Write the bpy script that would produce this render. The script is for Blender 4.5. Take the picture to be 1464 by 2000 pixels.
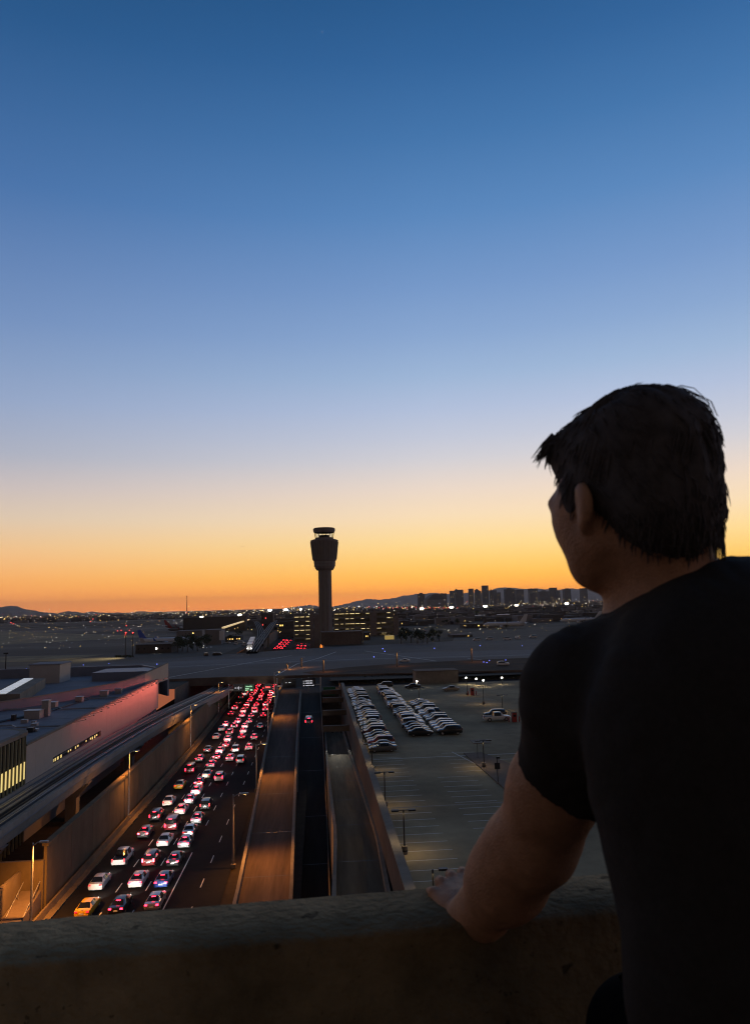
import bpy, bmesh, math, random
import numpy as np
from mathutils import Vector, Matrix
R = math.radians
random.seed(7)
sc = bpy.context.scene
for o in list(bpy.data.objects):
    bpy.data.objects.remove(o)
COL = sc.collection

# ------------------------------------------------------------------ camera
EYE = 35.0                                   # camera height above the sunken road
PITCH, ROLL, YAW, FPX = R(7.22), R(1.5), R(4.6), 1444.0
cf = Vector((math.sin(YAW)*math.cos(PITCH), math.cos(YAW)*math.cos(PITCH), math.sin(PITCH)))
cr0 = Vector((math.cos(YAW), -math.sin(YAW), 0))
cu0 = cr0.cross(cf)
cr = cr0*math.cos(ROLL) - cu0*math.sin(ROLL)
cu = cr.cross(cf)
CAM = Vector((0, 0, EYE))
cam = bpy.data.cameras.new('camera'); camo = bpy.data.objects.new('camera', cam); COL.objects.link(camo)
cam.sensor_fit = 'VERTICAL'; cam.sensor_height = 36.0; cam.lens = 36.0*FPX/2000.0
cam.clip_start = 0.05; cam.clip_end = 90000
m = Matrix((cr, cu, -cf)).transposed().to_4x4(); m.translation = CAM
camo.matrix_world = m
cam.dof.use_dof = True; cam.dof.focus_distance = 150.0; cam.dof.aperture_fstop = 9.0
sc.camera = camo

# ------------------------------------------------------------------ dusk sky
w = bpy.data.worlds.new('World'); sc.world = w; w.use_nodes = True
nt = w.node_tree; nt.nodes.clear()
N = nt.nodes.new; L = nt.links.new
def srgb(c):
    return tuple(((v/255)/12.92 if v/255 <= .04045 else ((v/255+.055)/1.055)**2.4) for v in c)
def mnode(op, a, b=None, clamp=False):
    n = N('ShaderNodeMath'); n.operation = op; n.use_clamp = clamp
    for i, v in enumerate((a, b)):
        if v is None: continue
        if isinstance(v, (int, float)): n.inputs[i].default_value = v
        else: L(v, n.inputs[i])
    return n.outputs[0]
def ramp(fac, stops):
    n = N('ShaderNodeValToRGB'); n.color_ramp.interpolation = 'LINEAR'
    e = n.color_ramp.elements
    while len(e) > 1: e.remove(e[-1])
    for i, (p, c) in enumerate(stops):
        el = e[0] if i == 0 else e.new(p)
        el.position = p; el.color = (*c, 1)
    L(fac, n.inputs[0]); return n.outputs[0]
tc = N('ShaderNodeTexCoord'); sep = N('ShaderNodeSeparateXYZ'); L(tc.outputs['Generated'], sep.inputs[0])
el = mnode('MULTIPLY', mnode('ARCSINE', sep.outputs[2]), 180/math.pi)          # elevation in degrees
fac = mnode('DIVIDE', mnode('ADD', el, 5.0), 95.0, True)
SUN_AZ = YAW + R(19)                                                            # the sun set to the right of the tower
az = mnode('ARCTAN2', sep.outputs[0], sep.outputs[1])
dz = mnode('ABSOLUTE', mnode('SUBTRACT', az, SUN_AZ))
dz = mnode('MINIMUM', dz, mnode('SUBTRACT', 2*math.pi, dz))
side = mnode('DIVIDE', dz, math.pi, True)
P_ = lambda e: (e+5)/95
# (elevation, colour on screen, gain for the light lost in the haze)
SUNSKY = [(-5,(150,80,50),1.5),(0,(254,142,30),2.35),(.9,(255,158,40),1.98),(2.2,(255,188,74),1.46),(3.3,(255,205,108),1.28),(4.8,(254,218,146),1.19),(6.7,(250,222,182),1.13),(8.8,(240,220,202),1.07),
          (11.2,(215,212,217),1.04),(12.8,(200,205,221),1.03),(15,(182,196,223),1.02),(17.5,(161,186,219),1.01),(20.5,(141,171,213),1),(24,(121,156,205),1),(29,(92,138,192),1),(34,(69,119,174),1),(38.5,(52,102,157),1),(43,(39,88,140),1),(55,(36,60,92),1),(70,(34,45,62),1),(90,(34,38,47),1)]
SIDESKY = [(-5,(110,66,50),1.4),(0,(240,142,70),1.75),(2.2,(243,164,94),1.35),(4.8,(234,188,142),1.15),(6.7,(214,193,172),1.1),(8.8,(195,185,186),1.05),(11.2,(165,172,191),1.02),(15,(142,162,197),1),(20.5,(112,141,188),1),(29,(70,111,166),1),(38.5,(40,86,136),1),(43,(32,76,122),1),(55,(34,56,88),1),(70,(34,45,62),1),(90,(34,38,47),1)]
ANTI   = [(-5,(52,42,36)),(0,(106,82,66)),(4,(116,92,76)),(8,(110,90,78)),(13,(96,82,76)),(20,(82,74,72)),(30,(66,64,66)),(43,(54,55,60)),(60,(42,45,52)),(90,(34,38,47))]
c_sun = ramp(fac, [(P_(e), tuple(v*g*.5 for v in srgb(c))) for e, c, g in SUNSKY])
c_anti = ramp(fac, [(P_(e), tuple(v*.5 for v in srgb(c))) for e, c in ANTI])
c_side = ramp(fac, [(P_(e), tuple(v*g*.5 for v in srgb(c))) for e, c, g in SIDESKY])
g_ = lambda p, v: (p, (v, v, v))
def blend(f_, a, b):
    n = N('ShaderNodeMix'); n.data_type = 'RGBA'; L(f_, n.inputs[0]); L(a, n.inputs[6]); L(b, n.inputs[7]); return n.outputs[2]
sunward = blend(ramp(side, [g_(0,0), g_(.08,.06), g_(.17,.42), g_(.25,.78), g_(.34,1)]), c_sun, c_side)
skycol = blend(ramp(side, [g_(.30,0), g_(.5,.45), g_(.75,1)]), sunward, c_anti)
bg = N('ShaderNodeBackground'); L(skycol, bg.inputs[0]); bg.inputs[1].default_value = 2.0
out = N('ShaderNodeOutputWorld'); L(bg.outputs[0], out.inputs[0])

sc.view_settings.view_transform = 'Standard'; sc.view_settings.look = 'None'
sc.view_settings.gamma = 1.0; sc.view_settings.use_curve_mapping = False
sc.view_settings.exposure = 0.0
sc.cycles.use_denoising = True; sc.cycles.denoiser = 'OPENIMAGEDENOISE'
sc.cycles.max_bounces = 5; sc.cycles.diffuse_bounces = 2; sc.cycles.glossy_bounces = 3
sc.cycles.transmission_bounces = 4; sc.cycles.volume_bounces = 0
sc.cycles.sample_clamp_indirect = 4.0; sc.cycles.sample_clamp_direct = 0
sc.cycles.filter_width = 1.15; sc.cycles.use_light_tree = True; sc.cycles.caustics_reflective = False; sc.cycles.caustics_refractive = False

# ------------------------------------------------------------------ helpers
def ray(px, py):
    return cf + cr*((px-732)/FPX) - cu*((py-1000)/FPX)
def at(px, py, z):
    d = ray(px, py); return CAM + d*((z-EYE)/d.z)
def dep(px, py, d):
    return CAM + ray(px, py)*d
def aty(px, py, Y):
    d = ray(px, py); return CAM + d*(Y/d.y)
def atx(px, py, X):
    d = ray(px, py); return CAM + d*(X/d.x)

class MB:
    def __init__(s): s.v = []; s.f = []
    def add(s, vs, fs):
        n = len(s.v); s.v += [tuple(v) for v in vs]; s.f += [tuple(i+n for i in f) for f in fs]; return s
    def hexa(s, p):   # 8 points: bottom 4 ccw, top 4 ccw
        return s.add(p, [(3,2,1,0),(4,5,6,7),(0,1,5,4),(1,2,6,5),(2,3,7,6),(3,0,4,7)])
    def box(s, c, d, rz=0.0, top=1.0):
        c = Vector(c); x, y, z = d[0]/2, d[1]/2, d[2]/2; M = Matrix.Rotation(rz, 3, 'Z')
        pts = []
        for sz, k in ((-z, 1.0), (z, top)):
            for sx, sy in ((-x,-y),(x,-y),(x,y),(-x,y)): pts.append(c + M @ Vector((sx*k, sy*k, sz)))
        return s.hexa(pts)
    def span(s, x0, x1, y0, y1, z0, z1):
        return s.box(((x0+x1)/2,(y0+y1)/2,(z0+z1)/2), (abs(x1-x0),abs(y1-y0),abs(z1-z0)))
    def bar(s, a, b, wd, ht=None):
        a, b = Vector(a), Vector(b); ht = ht or wd; d = (b-a).normalized()
        side = d.cross(Vector((0,0,1)))
        if side.length < 1e-4: side = Vector((1,0,0))
        side.normalize(); up = side.cross(d)
        pts = [p + side*sx*wd/2 + up*sy*ht/2 for p in (a, b) for sx, sy in ((-1,-1),(1,-1),(1,1),(-1,1))]
        return s.add(pts, [(0,1,2,3),(7,6,5,4),(0,4,5,1),(1,5,6,2),(2,6,7,3),(3,7,4,0)])
    def tube(s, pts, rad, n=8, cap=True):
        pts = [Vector(p) for p in pts]; rad = rad if isinstance(rad, (list, tuple)) else [rad]*len(pts)
        vs = []; fs = []; prev = None
        for i, p in enumerate(pts):
            t = (pts[min(i+1, len(pts)-1)] - pts[max(i-1, 0)]).normalized()
            a = prev if prev is not None else (Vector((0,0,1)) if abs(t.z) < .9 else Vector((1,0,0)))
            a = (a - t*a.dot(t)).normalized(); prev = a; b = t.cross(a)
            for k in range(n):
                q = 2*math.pi*k/n; vs.append(p + (a*math.cos(q) + b*math.sin(q))*rad[i])
        for i in range(len(pts)-1):
            for k in range(n):
                fs.append((i*n+k, i*n+(k+1)%n, (i+1)*n+(k+1)%n, (i+1)*n+k))
        if cap: fs += [tuple(range(n))[::-1], tuple(range((len(pts)-1)*n, len(pts)*n))]
        return s.add(vs, fs)
    def lathe(s, c, prof, n=16, ph=0.0, sy=1.0):
        c = Vector(c); vs = []; fs = []
        for r, z in prof:
            for k in range(n):
                q = 2*math.pi*k/n + ph; vs.append((c.x + r*math.cos(q), c.y + sy*r*math.sin(q), c.z + z))
        for i in range(len(prof)-1):
            for k in range(n): fs.append((i*n+k, i*n+(k+1)%n, (i+1)*n+(k+1)%n, (i+1)*n+k))
        fs += [tuple(range(n))[::-1], tuple(range((len(prof)-1)*n, len(prof)*n))]
        return s.add(vs, fs)
    def prism(s, poly, z0, z1):
        n = len(poly); vs = [(p[0],p[1],z0) for p in poly] + [(p[0],p[1],z1) for p in poly]
        fs = [tuple(range(n))[::-1], tuple(range(n, 2*n))] + [(i,(i+1)%n,n+(i+1)%n,n+i) for i in range(n)]
        return s.add(vs, fs)
    def sweep(s, path, prof, close=True):
        # path: list of Vector, prof: list of (side, up), sections upright; path runs forward, side to the right
        vs = []; fs = []; n = len(prof)
        for i, p in enumerate(path):
            t = path[min(i+1, len(path)-1)] - path[max(i-1, 0)]; t = Vector((t.x, t.y, 0)).normalized()
            sd = Vector((t.y, -t.x, 0))
            for a, b in prof: vs.append(p + sd*a + Vector((0,0,b)))
        m = n if close else n-1
        for i in range(len(path)-1):
            for k in range(m): fs.append((i*n+k, (i+1)*n+k, (i+1)*n+(k+1)%n, i*n+(k+1)%n))
        if close: fs += [tuple(range(n)), tuple(range((len(path)-1)*n, len(path)*n))[::-1]]
        return s.add(vs, fs)
    def mesh(s, name, smooth=None, fix=True):
        me = bpy.data.meshes.new(name); me.from_pydata(s.v, [], s.f)
        if fix:
            bm = bmesh.new(); bm.from_mesh(me); bmesh.ops.recalc_face_normals(bm, faces=bm.faces); bm.to_mesh(me); bm.free()
        if smooth is not None:
            me.polygons.foreach_set('use_smooth', [True]*len(me.polygons)); me.set_sharp_from_angle(angle=R(smooth))
        me.update(); return me
    def build(s, name, mat, parent=None, smooth=None, fix=True):
        return link(name, s.mesh(name, smooth, fix), mat, parent)
def link(name, me, mat, parent=None):
    o = bpy.data.objects.new(name, me); COL.objects.link(o)
    if mat is not None:
        if len(me.materials) == 0: me.materials.append(mat)
        elif me.materials[0] is not mat:
            o.material_slots[0].link = 'OBJECT'; o.material_slots[0].material = mat
    if parent is not None: o.parent = parent
    return o
def empty(name, loc=(0,0,0), rz=0.0):
    o = bpy.data.objects.new(name, None); COL.objects.link(o); o.location = loc; o.rotation_euler = (0,0,rz); o.empty_display_size = .2
    return o
def tag(o, label, cat, group=None):
    o['label'] = label; o['category'] = cat
    if group: o['group'] = group
    return o
def struct(o): o['kind'] = 'structure'; return o
def stuff(o, label=None, cat=None):
    o['kind'] = 'stuff'
    if label: o['label'] = label; o['category'] = cat
    return o
def copy_tree(o, parent=None):
    c = o.copy(); COL.objects.link(c); c.parent = parent
    for ch in o.children: copy_tree(ch, c)
    return c
def ordinal(n):
    names = 'first second third fourth fifth sixth seventh eighth ninth tenth eleventh twelfth thirteenth fourteenth fifteenth sixteenth seventeenth eighteenth nineteenth twentieth'.split()
    if n <= 20: return names[n-1]
    return ('twenty-' if n < 30 else 'thirty-') + names[n%10-1] if n % 10 else 'thirtieth'

# ------------------------------------------------------------------ materials
def mat(name, col, rough=.7, var=.25, scale=3.0, metal=0.0, bump=0.0, bscale=None, spec=.5, coat=0.0, world=True, stretch=(1,1,1), stain=0.0):
    mt = bpy.data.materials.new(name); mt.use_nodes = True; t = mt.node_tree; b = t.nodes['Principled BSDF']
    b.inputs['Roughness'].default_value = rough; b.inputs['Metallic'].default_value = metal
    b.inputs['Specular IOR Level'].default_value = spec; b.inputs['Coat Weight'].default_value = coat
    b.inputs['Base Color'].default_value = (*col, 1)
    if var or bump or stain:
        if world: g = t.nodes.new('ShaderNodeNewGeometry').outputs['Position']
        else: g = t.nodes.new('ShaderNodeTexCoord').outputs['Object']
        mp = t.nodes.new('ShaderNodeMapping'); mp.inputs['Scale'].default_value = stretch; t.links.new(g, mp.inputs[0])
        n = t.nodes.new('ShaderNodeTexNoise'); n.inputs['Scale'].default_value = scale; n.inputs['Detail'].default_value = 5; n.inputs['Roughness'].default_value = .65
        t.links.new(mp.outputs[0], n.inputs['Vector'])
        r = t.nodes.new('ShaderNodeMapRange'); r.inputs[1].default_value = .25; r.inputs[2].default_value = .75
        r.inputs[3].default_value = 1-var; r.inputs[4].default_value = 1+var; t.links.new(n.outputs[0], r.inputs[0])
        cur = r.outputs[0]
        if stain:
            n2 = t.nodes.new('ShaderNodeTexNoise'); n2.inputs['Scale'].default_value = scale*.13; n2.inputs['Detail'].default_value = 6
            t.links.new(mp.outputs[0], n2.inputs['Vector'])
            r2 = t.nodes.new('ShaderNodeMapRange'); r2.inputs[1].default_value = .35; r2.inputs[2].default_value = .65
            r2.inputs[3].default_value = 1-stain; r2.inputs[4].default_value = 1.0; t.links.new(n2.outputs[0], r2.inputs[0])
            mu = t.nodes.new('ShaderNodeMath'); mu.operation = 'MULTIPLY'; t.links.new(cur, mu.inputs[0]); t.links.new(r2.outputs[0], mu.inputs[1]); cur = mu.outputs[0]
        v = t.nodes.new('ShaderNodeVectorMath'); v.operation = 'SCALE'; v.inputs[0].default_value = col; t.links.new(cur, v.inputs['Scale'])
        t.links.new(v.outputs[0], b.inputs['Base Color'])
        if bump:
            nb = t.nodes.new('ShaderNodeTexNoise'); nb.inputs['Scale'].default_value = bscale or scale*4; nb.inputs['Detail'].default_value = 6
            t.links.new(g, nb.inputs['Vector'])
            bp = t.nodes.new('ShaderNodeBump'); bp.inputs['Strength'].default_value = bump; bp.inputs['Distance'].default_value = .02
            t.links.new(nb.outputs[0], bp.inputs['Height']); t.links.new(bp.outputs[0], b.inputs['Normal'])
    return mt
def emit(name, col, st, sample=True):
    mt = bpy.data.materials.new(name); mt.use_nodes = True; b = mt.node_tree.nodes['Principled BSDF']
    b.inputs['Base Color'].default_value = (*[min(1, c) for c in col], 1); b.inputs['Roughness'].default_value = .4
    b.inputs['Emission Color'].default_value = (*col, 1); b.inputs['Emission Strength'].default_value = st
    if not sample: mt.cycles.emission_sampling = 'NONE'
    return mt
M = dict(
    ground=mat('ground_soil', (.13,.108,.08), .95, .35, .02, stain=.6, stretch=(.5,1.6,1), spec=.15),
    apron=mat('apron_concrete', (.19,.165,.13), .9, .3, .03, stain=.6, stretch=(.4,1.5,1), spec=.15),
    asphalt=mat('road_asphalt', (.013,.012,.012), .95, .3, .8, stain=.3, spec=.15),
    ramp=mat('ramp_concrete', (.115,.08,.062), .9, .4, 1.3, stretch=(1,.05,1), stain=.45, spec=.15),
    ramp2=mat('pale_ramp_concrete', (.21,.16,.10), .9, .35, 1.3, stretch=(1,.05,1), stain=.4, spec=.15),
    lane=mat('lane_asphalt', (.026,.023,.021), .9, .3, .8, stretch=(1,.1,1), spec=.15),
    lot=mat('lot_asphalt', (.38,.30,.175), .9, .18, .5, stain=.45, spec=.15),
    deck=mat('bridge_concrete', (.14,.128,.118), .8, .15, .3, stain=.25, spec=.15),
    conc=mat('pale_concrete', (.27,.235,.19), .85, .2, .7, bump=.1, bscale=8, stain=.25, spec=.15),
    brown=mat('brown_concrete', (.19,.145,.115), .85, .2, .7, stain=.3, spec=.15),
    wallc=mat('retaining_wall_concrete', (.175,.132,.08), .85, .25, .5, stain=.35, stretch=(1,1,.5), spec=.15),
    guide=mat('guideway_concrete', (.32,.30,.28), .8, .15, .8, stain=.2, spec=.15),
    steel=mat('galvanised_steel', (.38,.38,.38), .5, .1, 2, metal=.6),
    dark=mat('dark_metal', (.02,.02,.022), .5, .1, 2),
    rail=mat('rail_steel', (.4,.4,.42), .35, .1, 2, metal=.8),
    paint=mat('white_road_paint', (.78,.76,.70), .7, .3, 4.0),
    yellowp=mat('yellow_paint', (.55,.42,.04), .6, .2, 3),
    redp=mat('red_paint', (.35,.03,.02), .5, .2, 3),
    soil=mat('dark_soil', (.035,.027,.02), .95, .35, .6, spec=.15),
    soil2=mat('brown_verge', (.085,.062,.045), .95, .35, .25, stain=.4, spec=.1),
    clad=mat('cladding_panel', (.42,.40,.38), .45, .06, .4, metal=.2),
    roofg=mat('roof_membrane', (.26,.27,.30), .8, .12, .3, stain=.25, spec=.15),
    navy=mat('parapet_metal', (.18,.20,.25), .5, .1, .4),
    fin=mat('window_fin', (.22,.22,.13), .5, .1, 1),
    glassd=mat('dark_glass', (.015,.018,.02), .08, 0, 1, spec=.6),
    tower=mat('tower_concrete', (.24,.20,.18), .85, .12, .3, spec=.15),
    bldg=mat('far_building', (.11,.095,.085), .85, .2, .02, spec=.15),
    bldg2=mat('far_building_pale', (.24,.22,.21), .85, .2, .02, spec=.15),
    garage=mat('garage_concrete', (.26,.24,.21), .85, .15, .1, spec=.15),
    leaf=mat('leaves', (.055,.07,.03), .8, .35, .8),
    bark=mat('bark', (.09,.07,.05), .9, .3, 2),
    white=mat('white_paint', (.75,.75,.76), .35, .04, .3),
    bluet=mat('blue_tail', (.05,.12,.5), .35, .05, .3),
    signb=mat('sign_dark', (.012,.013,.02), .5, 0, 1),
    signg=mat('sign_green', (.01,.13,.045), .5, .1, 1),
    hill=mat('rocky_hill', (.16,.14,.13), .95, .3, .0015, spec=.15),
    tyre=mat('tyre_rubber', (.018,.018,.018), .8, 0, 1),
    rim=mat('alloy_rim', (.5,.5,.52), .35, 0, 1, metal=.9),
    cglass=mat('car_glass', (.012,.013,.015), .06, 0, 1, spec=.7),
    trim=mat('black_trim', (.02,.02,.02), .6, 0, 1),
)
M['red_on'] = emit('brake_light', (1.0,.012,.03), 18.0)
M['red_far'] = emit('brake_light_far', (1.0,.02,.04), 8.0, False)
M['red_off'] = mat('tail_lens', (.25,.01,.01), .2, 0, 1)
M['head_on'] = emit('headlight_lit', (1.0,.93,.8), 8.0, False)
M['head_off'] = mat('headlight_lens', (.6,.6,.62), .1, 0, 1, spec=.6)
M['city_w'] = emit('city_white_lamp', (1.0,.88,.68), 6.5, False)
M['red_on2'] = emit('brake_light_soft', (1.0,.012,.03), 10.0)
M['red_on3'] = emit('brake_light_strong', (1.0,.03,.05), 34.0)
M['warm'] = emit('warm_lamp', (1.0,.55,.16), 30.0, False)
M['warmwin'] = emit('lit_window', (1.0,.74,.25), .75, False)
M['cool'] = emit('white_lamp', (1.0,.95,.85), 12.0, False)
M['flood'] = emit('flood_lamp', (1.0,.93,.68), 26.0, False)
M['bluel'] = emit('blue_lamp', (.15,.2,1.0), 5.0, False)
M['redl'] = emit('red_lamp', (1.0,.06,.05), 4.0, False)
M['amber'] = emit('amber_lamp', (1.0,.62,.15), 5.0, False)
M['signtxt'] = emit('sign_letters', (.9,.92,1.0), .7, False)
M['signtxtg'] = emit('green_sign_letters', (.6,.9,.65), .35, False)
# ================================================================== THE SETTING
G = 9.6                                        # airfield level; the main road lies in a cutting at z = 0
def shift(y):                                  # the road drifts left beyond y = 200
    return 0.0 if y < 200 else -(y-200)*.019
LIM = 45000
def sub(o, root): o.location = -Vector(root.location); return o
# ground with an opening for the cutting
gm = MB()
for x0, x1, y0, y1 in ((-LIM,-130,-900,LIM),(130,LIM,-900,LIM),(-130,130,900,LIM),(-130,-58,-900,900),(7,130,-900,20),(120,130,20,262),(4,130,262,900),(-58,-47,252,900)):
    gm.add([(x0,y0,G),(x1,y0,G),(x1,y1,G),(x0,y1,G)], [(0,1,2,3)])
struct(gm.build('ground', M['ground']))
fl = MB(); fl.add([(-58,-200,-.12),(-2.6,-200,-.12),(-2.6,900,-.12),(-58,900,-.12)], [(0,1,2,3)])
fl.add([(-2.6,-200,-9),(8,-200,-9),(8,300,-9),(-2.6,300,-9)], [(0,1,2,3)])
struct(fl.build('cutting_floor', M['soil']))
# faces of the cutting
cw = MB(); cw.add([(7.0,-200,-9),(7.0,300,-9),(7.0,300,G-.02),(7.0,-200,G-.02)], [(0,1,2,3)])
struct(cw.build('cutting_face', M['brown']))
cw = MB(); cw.add([(-47,252,-.1),(-47,900,-.1),(-47,900,G-.02),(-47,252,G-.02)], [(0,1,2,3)])
struct(cw.build('cutting_face', M['brown']))
cw = MB(); cw.add([(4,300,-.1),(4,900,-.1),(4,900,G-.02),(4,300,G-.02)], [(0,1,2,3)])
struct(cw.build('cutting_face', M['brown']))
cw = MB(); cw.add([(-47,899,-.1),(4,899,-.1),(4,899,G+.3),(-47,899,G+.3)], [(0,1,2,3)])
struct(cw.build('cutting_face', M['brown']))
cw = MB(); cw.add([(-13,243.5,-9),(7.2,243.5,-9),(7.2,243.5,7.98),(-13,243.5,7.98)], [(0,1,2,3)])
struct(cw.build('cutting_face', M['brown']))
# main road
ys = list(range(20, 200, 30)) + list(range(200, 900, 20))
road = MB(); n = len(ys)
for y in ys: s = shift(y); road.add([(-31.2+s,y,0),(-12.2+s*.75,y,0)], [])
road.f = [(2*i,2*i+1,2*i+3,2*i+2) for i in range(n-1)]
road = struct(road.build('road', M['asphalt']))
# painted dashes, each a part of the road
dash = MB(); dash.add([(-.07,-1.6,0),(.07,-1.6,0),(.07,1.6,0),(-.07,1.6,0)], [(0,1,2,3)]); dash = dash.mesh('lane_dash')
for lx in (-25.9,-22.2,-18.75,-15.4):
    for k in range(24):
        y = 84+k*9.2
        if lx == -18.75 and y < 122: continue
        d = link('lane_dash', dash, M['paint'], road); d.location = (lx+shift(y), y, .005)
ln = MB(); pts = [(-18.75+shift(y), y) for y in range(60, 120, 5)]
for a, b in zip(pts, pts[1:]): ln.add([(a[0]-.08,a[1],.005),(a[0]+.08,a[1],.005),(b[0]+.08,b[1],.005),(b[0]-.08,b[1],.005)], [(0,1,2,3)])
ln.build('lane_edge_line', M['paint'], road)
# kerb strip and barrier at the foot of the left wall
ks = MB().sweep([Vector((-31.9+shift(y), y, 0)) for y in range(70, 420, 10)], [(-.9,-.1),(.62,-.1),(.62,.14),(-.2,.16),(-.35,.85),(-.6,.85),(-.8,.16),(-.9,.16)])
tag(ks.build('concrete_barrier', M['wallc']), 'low concrete barrier running along the foot of the long left retaining wall', 'barrier')
# left retaining wall, panel by panel
rw = empty('retaining_wall', (-33.2, 97, 0)); tag(rw, 'long tan retaining wall left of the traffic jam', 'wall')
for k in range(21):
    y0 = 97+k*9.2; y1 = y0+9.12; a, b = shift(y0), shift(y1)
    p = MB().hexa([(-33.5+a,y0,-.1),(-33.05+a,y0,-.1),(-33.05+b,y1,-.1),(-33.5+b,y1,-.1),(-33.5+a,y0,7.1),(-33.15+a,y0,7.1),(-33.15+b,y1,7.1),(-33.5+b,y1,7.1)])
    sub(p.build('wall_panel', M['wallc'], rw), rw)
    p = MB().hexa([(-33.75+a,y0,7.1),(-32.95+a,y0,7.1),(-32.95+b,y1,7.1),(-33.75+b,y1,7.1),(-33.75+a,y0,7.45),(-32.95+a,y0,7.45),(-32.95+b,y1,7.45),(-33.75+b,y1,7.45)])
    sub(p.build('coping', M['wallc'], rw), rw)
# tan corner structure and walkway near the first lamp
cs = empty('walkway_enclosure', (-36, 92, 0)); tag(cs, 'orange lit concrete corner walls with handrails beside the road, bottom left', 'walkway')
sub(MB().span(-40,-33.3,96.4,96.9,-.1,5.6).build('back_wall', M['wallc'], cs), cs)
sub(MB().span(-36.2,-35.8,86,96.3,-.1,4.6).build('side_wall', M['wallc'], cs), cs)
sub(MB().hexa([(-35.75,84,-.1),(-33.4,84,-.1),(-33.4,96.3,-.1),(-35.75,96.3,-.1),(-35.75,84,.1),(-33.4,84,.1),(-33.4,96.3,2.3),(-35.75,96.3,2.3)]).build('walkway', M['brown'], cs), cs)
for xx in (-35.4,-33.5):
    sub(MB().tube([(xx,96,3.4),(xx,90.5,1.1),(xx,84,1.1)], .05, 6).build('handrail', M['steel'], cs), cs)
    for yy in (94.5,92,88,85): sub(MB().tube([(xx,yy,0),(xx,yy,1.1+max(0,(yy-90.5)*.42))], .035, 6).build('rail_post', M['steel'], cs), cs)
ub = empty('utility_block', (-38.5, 84, 0)); tag(ub, 'grey flat roofed utility block at the bottom left corner', 'building')
sub(MB().span(-43,-36.6,78,87.5,-.1,6.3).build('wall', M['clad'], ub), ub)
sub(MB().span(-43.2,-36.4,77.8,87.7,6.3,6.6).build('roof', M['roofg'], ub), ub)
sub(MB().span(-36.55,-36.3,86.2,87.6,-.1,6.2).build('corner_pilaster', M['conc'], ub), ub)

# ---- ramps between the road and the car park
def lerp_path(pts, n=26):
    out = []
    for i in range(n+1):
        t = i/n*(len(pts)-1); k = min(int(t), len(pts)-2); u = t-k; out.append(Vector(pts[k])*(1-u)+Vector(pts[k+1])*u)
    return out
def ramp(name, left, right, mt, label, bar_h=1.0, skirt=(4, 4), wallm='conc', bw=.42):
    root = empty(name, left[0]); tag(root, label, 'ramp')
    l, r = lerp_path(left), lerp_path(right)
    s = MB()
    for a, b in zip(l, r): s.add([a, b], [])
    s.f = [(2*i,2*i+1,2*i+3,2*i+2) for i in range(len(l)-1)]
    sub(s.build('roadway', mt, root), root)
    for i in range(2, len(l)-1, 3):
        u = .14/(l[i+1]-l[i]).length; up_ = Vector((0,0,.006))
        sub(MB().add([l[i]+up_, r[i]+up_, r[i].lerp(r[i+1],u)+up_, l[i].lerp(l[i+1],u)+up_], [(0,1,2,3)]).build('expansion_joint', M['dark'], root), root)
    for e, sg, sk in ((l,-1,skirt[0]), (r,1,skirt[1])):
        prof = [(0,-sk),(0,bar_h),(sg*bw,bar_h),(sg*bw,-sk)]
        sub(MB().sweep(e, prof).build('barrier', M[wallm], root), root)
    return root
ramp('ramp', [(-10,94,.02),(-10.3,60,.02)][::-1]+[(-10.7,130,1.6),(-11.9,185,4.9),(-12.6,242,8.02)], [(-3.9,60,.02),(-3.9,94,.02),(-4.6,130,1.6),(-5.5,185,4.9),(-6.0,242,8.02)], M['ramp'],
     'wide concrete ramp with orange lamp light patches beside the jammed road', .9, (9, 9))
ramp('ramp', [(-3.3,50,-6.9),(-3.3,94,-6.0),(-4.0,130,-2.9),(-4.9,185,2.6),(-5.4,242,8.02)], [(.9,50,-6.9),(.9,94,-6),(1.0,130,-2.9),(.75,185,2.6),(.4,242,8.02)], M['lane'],
     'narrow dark sunken lane between the two concrete ramps, one car on it', .95, (7, 7), 'conc', .18)
ramp('ramp', [(.9,62,6.6),(2.0,96,6.2),(1.75,130,4.8),(1.7,165,2.8),(1.7,215,1.0)], [(5.9,62,6.6),(6.75,96,6.2),(6.5,130,4.8),(6.3,165,2.8),(6.0,215,1.0)], M['ramp2'],
     'bent concrete ramp running close beside the car park wall', .9, (9, 1))
# worn bright tyre marks across the bent ramp
tm = empty('cross_frame', (3.5, 186, 8)); tag(tm, 'concrete cross beams bridging the gap beside the car park wall', 'beams')
for yy, zz in ((176,6.4),(196,7.2),(216,8.0),(232,8.4)):
    sub(MB().span(.95,6.95,yy,yy+1.3,zz,zz+1.3).build('cross_beam', M['brown'], tm), tm)
dr = empty('drainpipe', (6.9, 78, 3)); tag(dr, 'yellow curved pipe in the gap beneath the car park wall', 'pipe')
sub(MB().tube([(6.6,84,4.5),(6.7,80,5.6),(6.7,76,4.6),(6.5,70,2.5)], .22, 8).build('pipe', M['yellowp'], dr), dr)

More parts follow.
